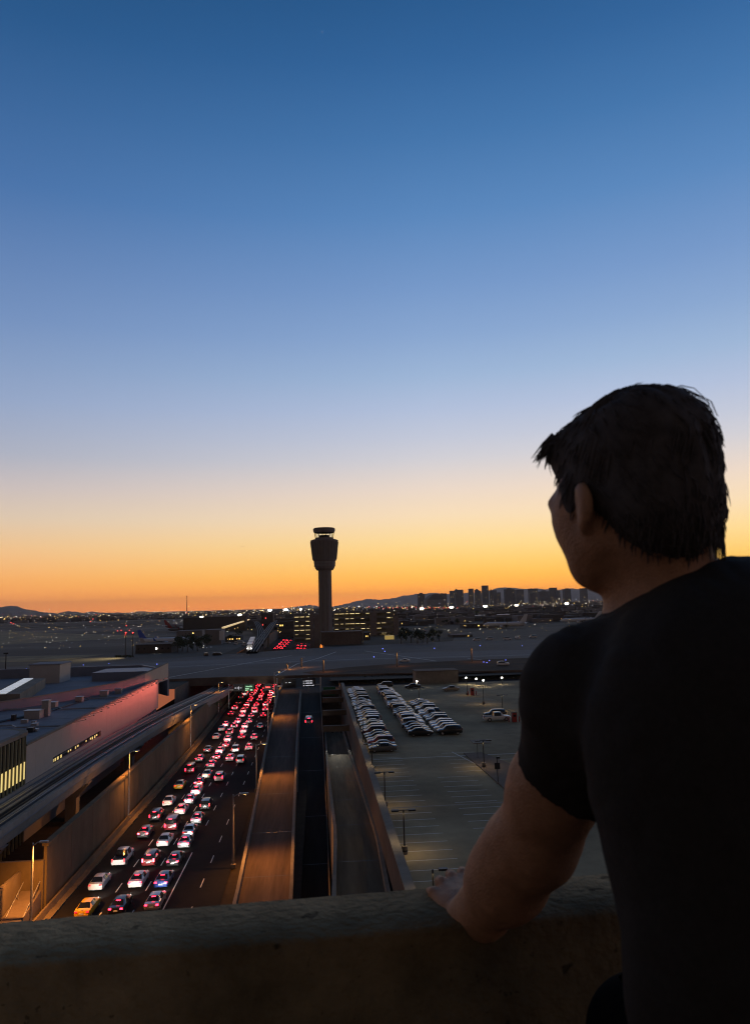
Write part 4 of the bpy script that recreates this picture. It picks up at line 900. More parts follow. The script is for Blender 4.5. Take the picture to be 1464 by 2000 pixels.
for kd, st in SPEC.items():
    body, glass, bed = MB(), MB(), MB()
    rows = []
    for (y, w_, zb, zt, wr, zr, role) in st:
        h = [(0,zb),(w_-.10,zb),(w_-.02,zb+.12),(w_,(zb+zt)/2+.05),(w_-.03,zt),(wr,zr-.05),(wr-.12,zr),(0,zr+.015)]
        rows.append([Vector((x,y,z)) for x, z in h]+[Vector((-x,y,z)) for x, z in h[-2:0:-1]])
    n = len(rows[0])
    for i in range(len(rows)-1):
        role = st[i][6]
        for k in range(n):
            kk = (k+1) % n; q = [rows[i][k], rows[i+1][k], rows[i+1][kk], rows[i][kk]]
            seg = k if k < 7 else 13-k                    # mirrored segment index: 4 = side window band, 5/6 = roof
            tgt = body
            if role == 's' and seg == 4: tgt = glass
            if role in 'rw' and seg in (5,6): tgt = glass
            if role == 't' and seg in (5,6): tgt = bed
            tgt.add(q, [(0,1,2,3)])
    body.add(rows[0], [tuple(range(n))]); body.add(rows[-1], [tuple(range(n))[::-1]])
    def weld(mb, nm, sm):
        me = mb.mesh(nm); bm = bmesh.new(); bm.from_mesh(me); bmesh.ops.remove_doubles(bm, verts=bm.verts, dist=.0005); bmesh.ops.recalc_face_normals(bm, faces=bm.faces); bm.to_mesh(me); bm.free()
        me.polygons.foreach_set('use_smooth', [True]*len(me.polygons)); me.set_sharp_from_angle(angle=R(sm)); return me
    y0, w0 = st[0][0], st[1][1]; y1 = st[-1][0]
    tl = (.30,.10,.15,.84) if kd == 'sedan' else (.17,.10,.42,1.0) if kd != 'van' else (.16,.10,.5,1.0)
    d = dict(body=weld(body,'body',35), window=weld(glass,'window',35))
    if bed.f: d['bed_cover'] = weld(bed,'bed_cover',35)
    d['taillight'] = MB().box((0,0,0), tl[:3]).mesh('taillight')
    d['tl'] = (w0-tl[0]/2-.06, st[1][0]-.06, tl[3])
    d['brake'] = MB().box((0,0,0), (.5,.06,.07)).mesh('brake_light'); rr = st[2] if kd == 'sedan' else st[2]
    d['bk'] = {'sedan':(0,-1.12,1.36),'suv':(0,-2.12,1.66),'van':(0,-2.5,1.95),'pickup_truck':(0,-.80,1.80)}[kd]
    d['headlight'] = MB().box((0,0,0), (.26,.12,.12)).mesh('headlight'); d['hl'] = (.42, y1-.05, .68 if kd == 'sedan' else .85)
    d['plate'] = MB().box((0,0,0), (.5,.03,.16)).mesh('number_plate'); d['pl'] = (0, y0-.02, .62 if kd == 'sedan' else .75)
    d['bumper'] = MB().box((0,0,0), (1.5,.10,.20)).mesh('bumper'); d['bp'] = (0, y0+.02, .46 if kd == 'sedan' else .55)
    ya, yb, wr_ = WH[kd]
    wm = MB().tube([(-.11,0,0),(.11,0,0)], wr_, 16).mesh('wheel', 40); rm = MB().tube([(.112,0,0),(.122,0,0)], wr_*.64, 10).mesh('rim')
    d['wheel'] = wm; d['rim'] = rm; d['wh'] = [(sx*(w0-.10), yy, wr_, sx) for sx in (-1,1) for yy in (ya, yb)]
    CARM[kd] = d
PAINT = {}
def paint(nm, c, metal=.0, rough=.3): PAINT[nm] = mat('car_paint_'+nm, c, rough, 0, 1, metal=metal, coat=.6, spec=.5)
paint('white',(.80,.80,.79)); paint('silver',(.42,.43,.45),.6); paint('grey',(.16,.165,.17),.4); paint('black',(.012,.012,.014)); paint('dark red',(.16,.012,.015)); paint('blue',(.02,.05,.22)); paint('yellow',(.75,.45,.02)); paint('tan',(.36,.30,.22),.3); paint('dark green',(.02,.05,.03))
def car(kd, colour, loc, rz, label, cat, group, lit=True, detail=2, braking=True, spotp=0, tilt=0.0):
    d = CARM[kd]; root = empty(kd, loc, rz); root.rotation_euler = (tilt,0,rz); tag(root, label, cat, group)
    link('body', d['body'], PAINT[colour], root); link('window', d['window'], M['cglass'], root)
    if 'bed_cover' in d: link('bed_cover', d['bed_cover'], M['trim'], root)
    bm_ = random.choice((M['red_on'],M['red_on'],M['red_on2'],M['red_on3'])); tm_ = (bm_ if braking else M['red_dim']) if lit else M['red_off']
    for s in (-1,1):
        o = link('taillight', d['taillight'], tm_, root); o.location = (s*d['tl'][0], d['tl'][1], d['tl'][2])
    if lit and braking: o = link('brake_light', d['brake'], M['red_on'], root); o.location = d['bk']
    if detail >= 1:
        o = link('number_plate', d['plate'], M['white'], root); o.location = d['pl']
        o = link('bumper', d['bumper'], PAINT[colour], root); o.location = d['bp']
        for s in (-1,1): o = link('headlight', d['headlight'], M['head_on'] if lit else M['head_off'], root); o.location = (s*d['hl'][0], d['hl'][1], d['hl'][2])
    for (x, y, z, sx) in d['wh']:
        o = link('wheel', d['wheel'], M['tyre'], root); o.location = (x, y, z); o.rotation_euler = (0, 0, 0 if sx > 0 else math.pi)
        if detail >= 2: link('rim', d['rim'], M['rim'], o)
    if spotp:
        s = spot('headlight_beam', (0,0,0), (0,1,-.06), (1,.95,.86), spotp, 70, .9, .12); s.parent = root; s.location = (0, d['hl'][1]+.25, d['hl'][2])
    return root
M['red_dim'] = emit('tail_light', (1.0,.02,.03), 2.2)
JAM = [(163,1796,'sedan','yellow',0),(230,1790,'sedan','black',1),(302,1782,'sedan','silver',1),(182,1743,'sedan','white',0),(268,1737,'sedan','white',1),(317,1737,'sedan','blue',1),(233,1693,'pickup_truck','white',0),(293,1695,'suv','dark red',1),(340,1695,'sedan','black',1),(281,1639,'sedan','grey',1),(322,1656,'sedan','white',0),(367,1638,'sedan','silver',0),(361,1659,'sedan','silver',1),(302,1606,'suv','black',1),(335,1624,'van','dark red',1),(328,1576,'sedan','white',0),(352,1593,'sedan','white',1),(384,1611,'sedan','grey',1),(402,1584,'suv','black',0),(371,1572,'sedan','silver',1),(384,1554,'sedan','white',1),(349,1543,'sedan','yellow',0),(388,1537,'sedan','dark red',1),(370,1512,'van','dark red',1),(405,1521,'sedan','tan',0),(427,1528,'suv','white',1),(411,1501,'sedan','grey',1),(388,1489,'sedan','grey',1),(423,1485,'sedan','dark red',1),(448,1488,'sedan','white',1),(465,1493,'suv','silver',0),
(405,1471,'sedan','grey',0),(428,1473,'sedan','white',1),(442,1461,'sedan','dark red',1),(459,1471,'suv','silver',0),(484,1466,'sedan','white',1),(421,1445,'sedan','white',0),(444,1450,'sedan','white',1),(446,1437,'suv','grey',1),(471,1445,'sedan','dark red',1),(495,1446,'sedan','grey',1),(473,1433,'sedan','white',1),(432,1429,'sedan','white',0),(441,1420,'sedan','silver',1),(457,1424,'suv','black',1),(475,1424,'sedan','white',1),(464,1414,'sedan','silver',1),(486,1414,'sedan','grey',1),(508,1424,'sedan','grey',0),(450,1399,'sedan','dark red',1),(458,1388,'suv','grey',1),(465,1377,'sedan','black',0),(469,1366,'suv','black',0),(473,1402,'sedan','silver',1),(474,1394,'suv','white',1),(481,1381,'sedan','white',1),(487,1372,'sedan','grey',1),(491,1361,'suv','dark red',1),(489,1403,'sedan','black',1),(498,1394,'suv','silver',1),(495,1387,'sedan','white',1),(500,1380,'sedan','dark red',1),(507,1371,'suv','black',1),(508,1363,'sedan','white',1),(496,1357,'sedan','grey',1),(514,1402,'sedan','dark red',1),(517,1390,'sedan','grey',1),(517,1381,'suv','silver',1),(525,1371,'sedan','white',1),(526,1361,'sedan','grey',1),(513,1352,'suv','black',1),(529,1352,'sedan','white',0),(485,1359,'van','white',0),(503,1343,'sedan','grey',1),(510,1332,'sedan','silver',1),(494,1332,'suv','grey',1),(502,1324,'sedan','white',1),(516,1324,'sedan','grey',1),(526,1332,'suv','black',1),(530,1323,'sedan','silver',1),(539,1324,'sedan','grey',1),(517,1339,'sedan','white',1)]
LANES = {0:'lane beside the wall',1:'second lane from the wall',2:'third lane from the wall',3:'fourth lane from the wall'}
cars_ = []
for px, py, kd, colr, brk in JAM:
    p = at(px, py, 0.012); s = shift(p.y); l = max(0, min(3, round((p.x-s*1.0+28)/3.55))); cars_.append([p, kd, colr, brk, l])
rf = random.Random(8)
for l in range(4):                                     # close the gaps of the far queue under the bridge
    ys_ = sorted(c[0].y for c in cars_ if c[4] == l)+[398]; y = 300 if l == 0 else 268
    while y < 394:
        if all(abs(y-q) > 6.2 for q in ys_):
            cars_.append([Vector((-28+l*3.62+shift(y), y, 0)), rf.choice(('sedan','sedan','suv')), rf.choice(('white','grey','silver','black','dark red')), 1, l]); ys_.append(y)
        y += 1.5
cnt = {}; last = {}
for c in sorted(cars_, key=lambda c: c[0].y):
    p, kd, colr, brk, l = c; y = p.y+2.3
    if l in last and y-last[l] < 5.6: y = last[l]+5.6
    last[l] = y; cnt[l] = cnt.get(l, 0)+1
    s = shift(y); lx = -28+l*3.62; x = p.x*.7+(lx+s)*.3 if abs(p.x-lx-s) < 1.6 else lx+s
    nm = {'sedan':'saloon car','suv':'sports utility car','van':'van','pickup_truck':'pickup truck'}[kd]
    if colr == 'yellow': nm = 'taxi'
    far_ = y > 235
    car(kd, colr, (x, y, .012), R(random.uniform(-1,1))+(math.atan(.019) if y > 200 else 0), f'{colr} {nm}, {ordinal(cnt[l])} from the bottom in the {LANES[l]}', 'car' if kd != 'van' else 'van', 'cars in the traffic jam', True, 0 if far_ else 2 if y < 150 else 1, bool(brk), 0 if y > 360 else 620)
car('suv', 'grey', at(603,1418,6.9)+Vector((0,2.2,.35)), 0, 'lone grey car driving up the dark middle lane', 'car', 'cars on the ramps', True, 1, True, 200, tilt=R(5.3))
# jam beyond the bridge: two packed columns
k = 0
for cx, rows_ in ((552,((1268,-8),(1264,-3),(1260,1),(1256,5),(1252,9))),(588,((1268,0),(1263,1),(1258,1),(1253,2)))):
    for j, (py, dx) in enumerate(rows_):
        for q in range(3):
            p = at(cx+dx+(q-1)*7, py, .012); p.y += random.uniform(-4,4)
            car(random.choice(('sedan','suv')), random.choice(('white','grey','black','silver')), (p.x,p.y,.012), 0, f"far car beyond the bridge, {'left' if cx < 570 else 'right'} brake light column, {ordinal(j+1)} row, {('left','middle','right')[q]}", 'car', 'cars beyond the bridge', True, 0, True)
# parked cars, side on, in rows
cols_ = ['white','white','silver','grey','black','black','silver','black','grey','dark red','white','dark green','tan','grey','blue']
def park_row(x, ya, yb, step, face, where, seedv, skip=()):
    rd = random.Random(seedv); n = int((yb-ya)/step)+1
    for k in range(n):
        if k in skip: continue
        kd = rd.choice(('sedan','suv','suv','sedan','sedan','pickup_truck' if k in (1,8) else 'suv')); c = rd.choice(cols_)
        if k == 0: c = 'black' if where != 'row along the wall' else 'grey'
        if k == 0: kd = 'suv' if 'right' in where else 'sedan'
        nm = {'sedan':'saloon car','suv':'sports utility car','pickup_truck':'pickup truck'}[kd]
        car(kd, c, (x+rd.uniform(-.25,.25), ya+k*step+rd.uniform(-.12,.12), LZ+.012), face*math.pi/2+R(rd.uniform(-1.5,1.5)), f'parked {c} {nm}, {ordinal(k+1)} from the near end, {where}', 'car', 'parked cars', False, 2 if k < 8 else 1)
park_row(10.6, 128.8, 220, 2.72, 1, 'row along the wall', 11)
park_row(18.9, 142.6, 217, 2.72, -1, 'left line of double row', 12)
park_row(24.4, 142.6, 188, 2.72, 1, 'right line of double row', 13, (13,))
for px, py, kd, c, rz, lab in ((881,1350,'sedan','tan',math.pi/2,'lone tan saloon car parked in the far open bays'),(968,1402,'suv','black',math.pi/2,'black sports utility car behind the lone white pickup truck'),(972,1409,'pickup_truck','white',-math.pi/2,'lone white pickup truck beside the red kiosk'),(806,1345,'sedan','black',math.pi/2,'black saloon car alone at the far end of the aisle'),
                               (790,1293,'sedan','white',math.pi/2-.2,'pale car driving on the taxiway bridge'),(983,1300,'suv','white',-math.pi/2,'white car on the bridge road at the right'),(752,1343,'suv','black',math.pi/2,'black sports utility car at the far end of the double row')):
    p = at(px, py, LZ if py > 1330 else 10.02); car(kd, c, p+Vector((0,.9,.012)), rz, lab, 'car', 'parked cars' if py > 1330 else 'cars on the bridge', False, 2)
# service vehicles on the apron
for i, (px, py) in enumerate(((402,1282),(425,1281),(448,1257),(460,1259),(470,1256),(476,1261),(990,1250),(1010,1248),(1040,1246),(955,1250),(930,1252))):
    car('van', 'white' if i > 1 else 'black', at(px, py, G+.06), random.choice((.3,1.4,-1.5)), f'service van on the apron, {ordinal(i+1)} counted from the left' if i < 6 else f'service van on the right apron, {ordinal(i-5)} of the five', 'van', 'apron vans', False, 0)
# ================================================================== GARAGE ROOF EDGE AND PERSON
PT = EYE-.50
def spots(mt, scale, lo_, hi_, dark):
    # scattered pits and stains with shapes of their own
    t = mt.node_tree; b = t.nodes['Principled BSDF']; src = b.inputs['Base Color'].links[0].from_socket
    g = t.nodes.new('ShaderNodeNewGeometry').outputs['Position']; n = t.nodes.new('ShaderNodeTexNoise'); n.inputs['Scale'].default_value = scale; n.inputs['Detail'].default_value = 3; t.links.new(g, n.inputs['Vector'])
    r = t.nodes.new('ShaderNodeMapRange'); r.inputs[1].default_value = lo_; r.inputs[2].default_value = hi_; r.inputs[3].default_value = 1; r.inputs[4].default_value = dark; t.links.new(n.outputs[0], r.inputs[0])
    v = t.nodes.new('ShaderNodeVectorMath'); v.operation = 'SCALE'; t.links.new(src, v.inputs[0]); t.links.new(r.outputs[0], v.inputs['Scale']); t.links.new(v.outputs[0], b.inputs['Base Color'])
def edge(pts, z): return [at(x, y, z) for x, y in pts]
fe = edge([(-60,1811),(0,1806),(500,1760),(850,1737),(1190,1709)], PT)
dirp = (fe[-1]-fe[1]); dirp.z = 0; dirp.normalize(); nrm_ = Vector((-dirp.y, dirp.x, 0))     # nrm_ points away from the camera
mid = fe[2].copy(); A = mid-dirp*9; B = mid+dirp*9; TH = .165
pm = mat('parapet_concrete', (.36,.275,.15), .95, .4, 9.0, bump=.6, bscale=60, stain=.5, spec=.15)
spots(pm, 22, .66, .70, .35); spots(pm, 70, .68, .72, .5); spots(pm, 3.0, .5, .75, .6)
def rough_slab(name, L_, u0, u1, z0, z1, du, amp, m):
    # a slab along dirp with worn, uneven edges
    rd = random.Random(5); mb = MB(); n = int(L_/du); prof = [(u0,z0),(u1,z0),(u1,z1-.005),(u1-.005,z1),(u0+.006,z1),(u0,z1-.006)]
    for i in range(n+1):
        p = mid+dirp*(-L_/2+i*du); p.z = 0
        for k, (a, b) in enumerate(prof):
            j = rd.gauss(0, amp) if k >= 2 else 0; jj = rd.gauss(0, amp*.6) if k >= 2 else 0
            if k in (4,5) and rd.random() < .012: j += .008; jj -= .006
            mb.v.append(tuple(p+nrm_*(a+(j if k in (5,4) else -j))+Vector((0,0,b+jj))))
    k = len(prof)
    for i in range(n):
        for q in range(k): mb.f.append((i*k+q, (i+1)*k+q, (i+1)*k+(q+1)%k, i*k+(q+1)%k))
    return mb.build(name, m, smooth=50)
tag(rough_slab('parapet', 9, -TH, 0, PT-1.07, PT, .018, .0005, pm), 'worn dark concrete parapet across the bottom of the picture', 'parapet')
FZ = PT-1.07
c0 = mid-nrm_*TH
vs = []
for z in (FZ-.4, FZ):
    for p in (c0-dirp*9+nrm_*.1, c0+dirp*9+nrm_*.1, c0+dirp*9-nrm_*14, c0-dirp*9-nrm_*14): vs.append((p.x,p.y,z))
struct(MB().hexa(vs).build('garage_floor', mat('garage_floor_concrete', (.12,.11,.10), .85, .2, 2.0, stain=.3)))

# ---- signed distance sculpting, meshed with surface nets
def rot_from(fwd, up=Vector((0,0,1))):
    f_ = fwd.normalized(); s_ = f_.cross(up).normalized(); u_ = s_.cross(f_); return np.array([s_, f_, u_])
class SDF:
    def __init__(s, lo, hi, h):
        s.h = h; s.lo = np.array(lo, float); n = np.ceil((np.array(hi)-s.lo)/h).astype(int)+1; s.n = n
        s.ax = [(s.lo[i]+h*np.arange(n[i])).astype(np.float32) for i in range(3)]
        s.d = np.full(n, .08, np.float32)
    def _box(s, lo, hi, pad):
        a = np.maximum(((np.array(lo)-pad-s.lo)/s.h).astype(int), 0); b = np.minimum(((np.array(hi)+pad-s.lo)/s.h).astype(int)+2, s.n)
        return a, b
    def _apply(s, lo, hi, fn, k, mode):
        a, b = s._box(lo, hi, .05+k)
        if (b <= a).any(): return
        X, Y, Z = np.meshgrid(s.ax[0][a[0]:b[0]], s.ax[1][a[1]:b[1]], s.ax[2][a[2]:b[2]], indexing='ij', sparse=True)
        v = fn(X, Y, Z).astype(np.float32); sl = (slice(a[0],b[0]),slice(a[1],b[1]),slice(a[2],b[2])); o = s.d[sl]
        if mode == 'add':
            if k > 0:
                h_ = np.clip(k-np.abs(o-v), 0, None)/k; s.d[sl] = np.minimum(o, v)-h_*h_*k*.25
            else: s.d[sl] = np.minimum(o, v)
        else:
            v = -v
            if k > 0:
                h_ = np.clip(k-np.abs(o-v), 0, None)/k; s.d[sl] = np.maximum(o, v)+h_*h_*k*.25
            else: s.d[sl] = np.maximum(o, v)
    def ell(s, c, r, rot=None, k=.02, mode='add'):
        c = np.array(c, float); r = np.array(r, float); Rm = np.eye(3) if rot is None else rot; m_ = r.max()
        def fn(X, Y, Z):
            x, y, z = X-c[0], Y-c[1], Z-c[2]
            q = [Rm[i,0]*x+Rm[i,1]*y+Rm[i,2]*z for i in range(3)]
            k0 = np.sqrt(sum((q[i]/r[i])**2 for i in range(3))); k1 = np.sqrt(sum((q[i]/r[i]**2)**2 for i in range(3)))+1e-9
            return k0*(k0-1)/k1
        s._apply(c-m_, c+m_, fn, k, mode)
    def cone(s, a, b, ra, rb, k=.02, mode='add'):
        a = np.array(a, float); b = np.array(b, float); ab = b-a; l2 = ab@ab; m_ = max(ra, rb)
        def fn(X, Y, Z):
            x, y, z = X-a[0], Y-a[1], Z-a[2]; t = np.clip((x*ab[0]+y*ab[1]+z*ab[2])/l2, 0, 1)
            return np.sqrt((x-t*ab[0])**2+(y-t*ab[1])**2+(z-t*ab[2])**2)-(ra+(rb-ra)*t)
        s._apply(np.minimum(a,b)-m_, np.maximum(a,b)+m_, fn, k, mode)
    def plane(s, p, n_, k=.004):   # cut away the side the normal points to
        p = np.array(p, float); n_ = np.array(n_, float); n_ /= np.linalg.norm(n_)
        X, Y, Z = np.meshgrid(*s.ax, indexing='ij', sparse=True); s.d = np.maximum(s.d, ((X-p[0])*n_[0]+(Y-p[1])*n_[1]+(Z-p[2])*n_[2]).astype(np.float32))
    def mesh(s, name, relax=2):
        d = s.d; ins = d < 0; nx, ny, nz = d.shape
        corners = [(i,j,k) for i in (0,1) for j in (0,1) for k in (0,1)]
        cnt = np.zeros((nx-1,ny-1,nz-1), np.int8)
        for i,j,k in corners: cnt += ins[i:nx-1+i, j:ny-1+j, k:nz-1+k]
        act = (cnt > 0) & (cnt < 8); idx = np.argwhere(act); ids = np.full(act.shape, -1, np.int64); ids[act] = np.arange(len(idx))
        acc = np.zeros((len(idx),3)); num = np.zeros(len(idx))
        for c0 in corners:
            for ax in range(3):
                if c0[ax]: continue
                c1 = list(c0); c1[ax] = 1
                a_ = d[idx[:,0]+c0[0], idx[:,1]+c0[1], idx[:,2]+c0[2]]; b_ = d[idx[:,0]+c1[0], idx[:,1]+c1[1], idx[:,2]+c1[2]]
                m_ = (a_ < 0) != (b_ < 0); t = np.where(m_, a_/(a_-b_+1e-12), 0); p = np.tile(np.array(c0, float), (len(idx),1)); p[:,ax] += t
                acc[m_] += p[m_]; num += m_
        V = s.lo+(idx+acc/num[:,None])*s.h
        F = []
        for ax in range(3):
            o1, o2 = [(1,2),(2,0),(0,1)][ax]
            sh = [slice(None)]*3; sh2 = [slice(None)]*3; sh[ax] = slice(0,-1); sh2[ax] = slice(1,None)
            e = ins[tuple(sh)] != ins[tuple(sh2)]; flip = ins[tuple(sh)]
            w_ = np.argwhere(e)
            w_ = w_[(w_[:,o1] > 0) & (w_[:,o2] > 0) & (w_[:,o1] < d.shape[o1]-1) & (w_[:,o2] < d.shape[o2]-1)]
            fl_ = flip[w_[:,0], w_[:,1], w_[:,2]]
            q = []
            for da, db in ((1,1),(0,1),(0,0),(1,0)):
                u = w_.copy(); u[:,o1] -= da; u[:,o2] -= db; q.append(ids[u[:,0],u[:,1],u[:,2]])
            q = np.stack(q, 1); q[~fl_] = q[~fl_][:, ::-1]; F.append(q)
        F = np.concatenate(F); F = F[(F >= 0).all(1)]
        for _ in range(relax):   # gentle smoothing
            acc = np.zeros_like(V); num = np.zeros(len(V))
            for a_, b_ in ((0,1),(1,2),(2,3),(3,0)):
                np.add.at(acc, F[:,a_], V[F[:,b_]]); np.add.at(num, F[:,a_], 1); np.add.at(acc, F[:,b_], V[F[:,a_]]); np.add.at(num, F[:,b_], 1)
            V = V*.4+acc/np.maximum(num,1)[:,None]*.6
        me = bpy.data.meshes.new(name); me.from_pydata(V.tolist(), [], F.tolist()); me.polygons.foreach_set('use_smooth', [True]*len(me.polygons)); me.update()
        return me
D3 = lambda px, py, d: np.array(dep(px, py, d))
skin = mat('skin', (.46,.25,.145), .6, .22, 30.0, bump=.25, bscale=300, spec=.3, world=False)
skin.node_tree.nodes['Principled BSDF'].inputs['Subsurface Weight'].default_value = .08
skin.node_tree.nodes['Principled BSDF'].inputs['Subsurface Radius'].default_value = (.01,.004,.002)
hairm = mat('dark_hair', (.075,.066,.062), .85, .35, 60.0, spec=.2, world=False)
shirtm = mat('black_cotton', (.034,.031,.028), .95, .15, 120.0, bump=.15, bscale=400, spec=.15, world=False)
trousm = mat('black_trousers', (.006,.0055,.005), 1.0, .1, 80.0, spec=.05, world=False)
shoem = mat('black_shoe', (.012,.012,.012), .5, .1, 40.0, world=False)
HF = cr0*(-math.sin(R(25)))+Vector((math.sin(YAW),math.cos(YAW),0))*math.cos(R(25)); HF.z = -.10     # where the head looks
HR = rot_from(HF)
hd = .915
hc = D3(1234, 944, hd)                                # centre of the cranium
def hp(s_, f_, u_): return hc + HR[0]*s_ + HR[1]*f_ + HR[2]*u_       # right of face, forward, up
fwd = np.array((math.sin(YAW),math.cos(YAW),0)); rgt = np.array(cr0); up = np.array((0,0,1.))
SH_L = D3(1140, 1354, .93); NECK = D3(1308, 1150, .915); EL = D3(1044, 1645, 1.07); WR = D3(940, 1780, 1.19)
SH_R = NECK + rgt*.215 - fwd*.10 - up*.09
PEL = NECK + rgt*.045 - fwd*.17 - up*.58
from mathutils import noise
def displace(me, fn):
    n = len(me.vertices); co = np.empty(n*3); me.vertices.foreach_get('co', co); co = co.reshape(-1,3)
    nr = np.empty(n*3); me.vertex_normals.foreach_get('vector', nr); nr = nr.reshape(-1,3)
    q = np.array([fn(p) for p in co]); me.vertices.foreach_set('co', (co+nr*q[:,None]).ravel()); me.update(); return me
TF = fwd*math.cos(R(18))-rgt*math.sin(R(18)); TR = rot_from(Vector(TF)); tr_ = TR[0]
CH = NECK + rgt*.035 - fwd*.075 - up*.20
lo = np.minimum.reduce([hc-.17, WR-.15, PEL-.25, EL-.12]); hi = np.maximum.reduce([hc+.17, WR+.22, PEL+.3, SH_R+.15]); lo[2] = FZ-.01
KNEE_L = D3(1262, 2030, 1.0); HIP_L = PEL-tr_*.09-up*.06; HIP_R = PEL+tr_*.09-up*.06
FOOT_L = KNEE_L+np.array((.02,-.06,0)); FOOT_L[2] = FZ+.09
KNEE_R = HIP_R-up*.43+fwd*.03; FOOT_R = KNEE_R-fwd*.08; FOOT_R[2] = FZ+.09
def build_body():
    s = SDF(lo, hi, .004)
    s.ell(hp(-.002,.044,.008), (.055,.052,.048), HR, 0)
    s.ell(hp(0,-.010,0), (.071,.090,.088), HR, .03)
    s.ell(hp(0,.043,-.042), (.063,.060,.074), HR, .03)
    s.ell(hp(0,.046,-.080), (.045,.052,.045), HR, .03)
    s.ell(hp(0,.082,-.100), (.024,.020,.020), HR, .025)
    for g in (-1,1):
        s.ell(hp(g*.048,.050,-.036), (.024,.034,.036), HR, .03)
        s.ell(hp(g*.035,.080,-.008), (.030,.013,.010), HR, .012)
        s.ell(hp(g*.032,.106,-.026), (.013,.012,.008), HR, .006, 'sub')
        s.ell(hp(g*.032,.094,-.026), (.012,.012,.011), HR, .003)
        s.cone(hp(g*.054,.012,-.070), hp(g*.034,.056,-.096), .016, .018, .03)
        # ear: rim, lobe, hollow
        er = rot_from(Vector(HR[1]*.35+HR[0]*g*.95), Vector(HR[2]))
        s.ell(hp(g*.083,-.002,-.030), (.019,.009,.027), er, .007)
        s.ell(hp(g*.077,.006,-.054), (.009,.008,.009), er, .008)
        s.ell(hp(g*.092,.008,-.028), (.011,.008,.017), er, .005, 'sub')
    s.cone(hp(0,.105,-.012), hp(0,.124,-.052), .008, .013, .015)
    s.ell(hp(0,.098,-.078), (.022,.011,.007), HR, .008); s.ell(hp(0,.096,-.087), (.019,.011,.007), HR, .008)
    s.cone(hp(0.004,-.028,-.075), NECK-up*.03-fwd*.012, .054, .058, .03)
    s.cone(hp(.004,.020,-.105), NECK-up*.06+fwd*.03, .030, .038, .02)
    s.cone(NECK-up*.05, SH_L-up*.005, .052, .052, .05); s.cone(NECK-up*.05, SH_R, .055, .055, .05)
    s.ell(CH, (.155,.098,.19), TR, .06); s.ell(CH*.45+PEL*.55, (.140,.092,.20), TR, .06); s.ell(PEL, (.155,.105,.12), TR, .06)
    # left arm
    HM = SH_L*.42+EL*.58; MD = EL*.48+WR*.52
    s.cone(SH_L, HM, .046, .049, .03); s.cone(HM, EL, .050, .052, .04)
    s.ell(HM*.75+EL*.25+rgt*.004, (.050,.050,.075), rot_from(Vector(rgt), Vector(SH_L-EL)), .04)
    s.cone(EL, MD, .055, .054, .04); s.cone(MD, WR, .053, .038, .04)
    s.ell(EL*.75+WR*.25-rgt*.014+up*.004, (.046,.046,.075), rot_from(Vector(rgt), Vector(EL-WR)), .03)
    # left hand lying on the parapet, fingers over the far edge
    heel = D3(908, 1792, 1.215); kn = [D3(847,1746,1.28), D3(863,1727,1.30), D3(882,1715,1.32), D3(904,1709,1.335)]
    s.cone(WR, heel, .038, .031, .03)
    for k in kn: s.cone(heel*.6+k*.4, k, .020, .0095, .006)
    s.ell(heel*.55+(kn[0]+kn[3])*.225-up*.004, (.036,.042,.016), TR, .015)
    ln_ = (.022,.028,.030,.028)
    for i, k in enumerate(kn):
        p1 = k+fwd*ln_[i]-rgt*(.004-.002*i)-up*.004; p2 = p1+fwd*ln_[i]*.55-up*ln_[i]*.75; p3 = p2-fwd*.002-up*.020
        s.ell(k+up*.002, (.0108,.0125,.0112), None, .002); s.cone(k, p1, .0092, .0086, .002); s.ell(p1, (.0095,.0095,.0095), None, .002); s.cone(p1, p2, .0086, .0080, .002); s.cone(p2, p3, .0080, .0072, .002)
    t0 = heel+rgt*.034+fwd*.015-up*.006; t1 = t0+rgt*.026+fwd*.038; t2 = t1+rgt*.008+fwd*.028-up*.004
    s.cone(heel, t0, .024, .017, .012); s.cone(t0, t1, .0145, .0122, .006); s.cone(t1, t2, .0118, .010, .003)
    # right arm hanging forward onto the parapet, out of frame
    ER = SH_R+rgt*.10-up*.25+fwd*.10; WRR = ER+fwd*.24-up*.10
    s.cone(SH_R, ER, .052, .042, .03); s.cone(ER, WRR, .044, .030, .03); s.cone(WRR, WRR+fwd*.09, .032, .02, .02)
    for i in range(4): s.cone(WRR+fwd*.085+rgt*(i-1.5)*.02, WRR+fwd*.155+rgt*(i-1.5)*.021-up*.02, .010, .008, .004)
    s.cone(WRR+fwd*.04-rgt*.02, WRR+fwd*.10-rgt*.05, .013, .009, .006)
    # legs
    for h, k, f in ((HIP_L,KNEE_L,FOOT_L),(HIP_R,KNEE_R,FOOT_R)):
        s.cone(h, k, .082, .054, .04); s.cone(k, k*.6+f*.4, .052, .054, .03); s.cone(k*.6+f*.4, f, .052, .034, .03); s.cone(f-up*.045-fwd*.03, f-up*.055+fwd*.13, .034, .028, .03)
    return displace(s.mesh('body', 1), lambda p: noise.noise(Vector((p[0]*28,p[1]*28,p[2]*28)))*.0016+noise.noise(Vector((p[0]*70,p[1]*70,p[2]*70)))*.0006)
person = empty('person', (float(PEL[0]), float(PEL[1]), FZ)); tag(person, 'person in a black T-shirt leaning on the parapet, seen from behind, looking left', 'person')
link('body', build_body(), skin, person); sub(person.children[-1], person)
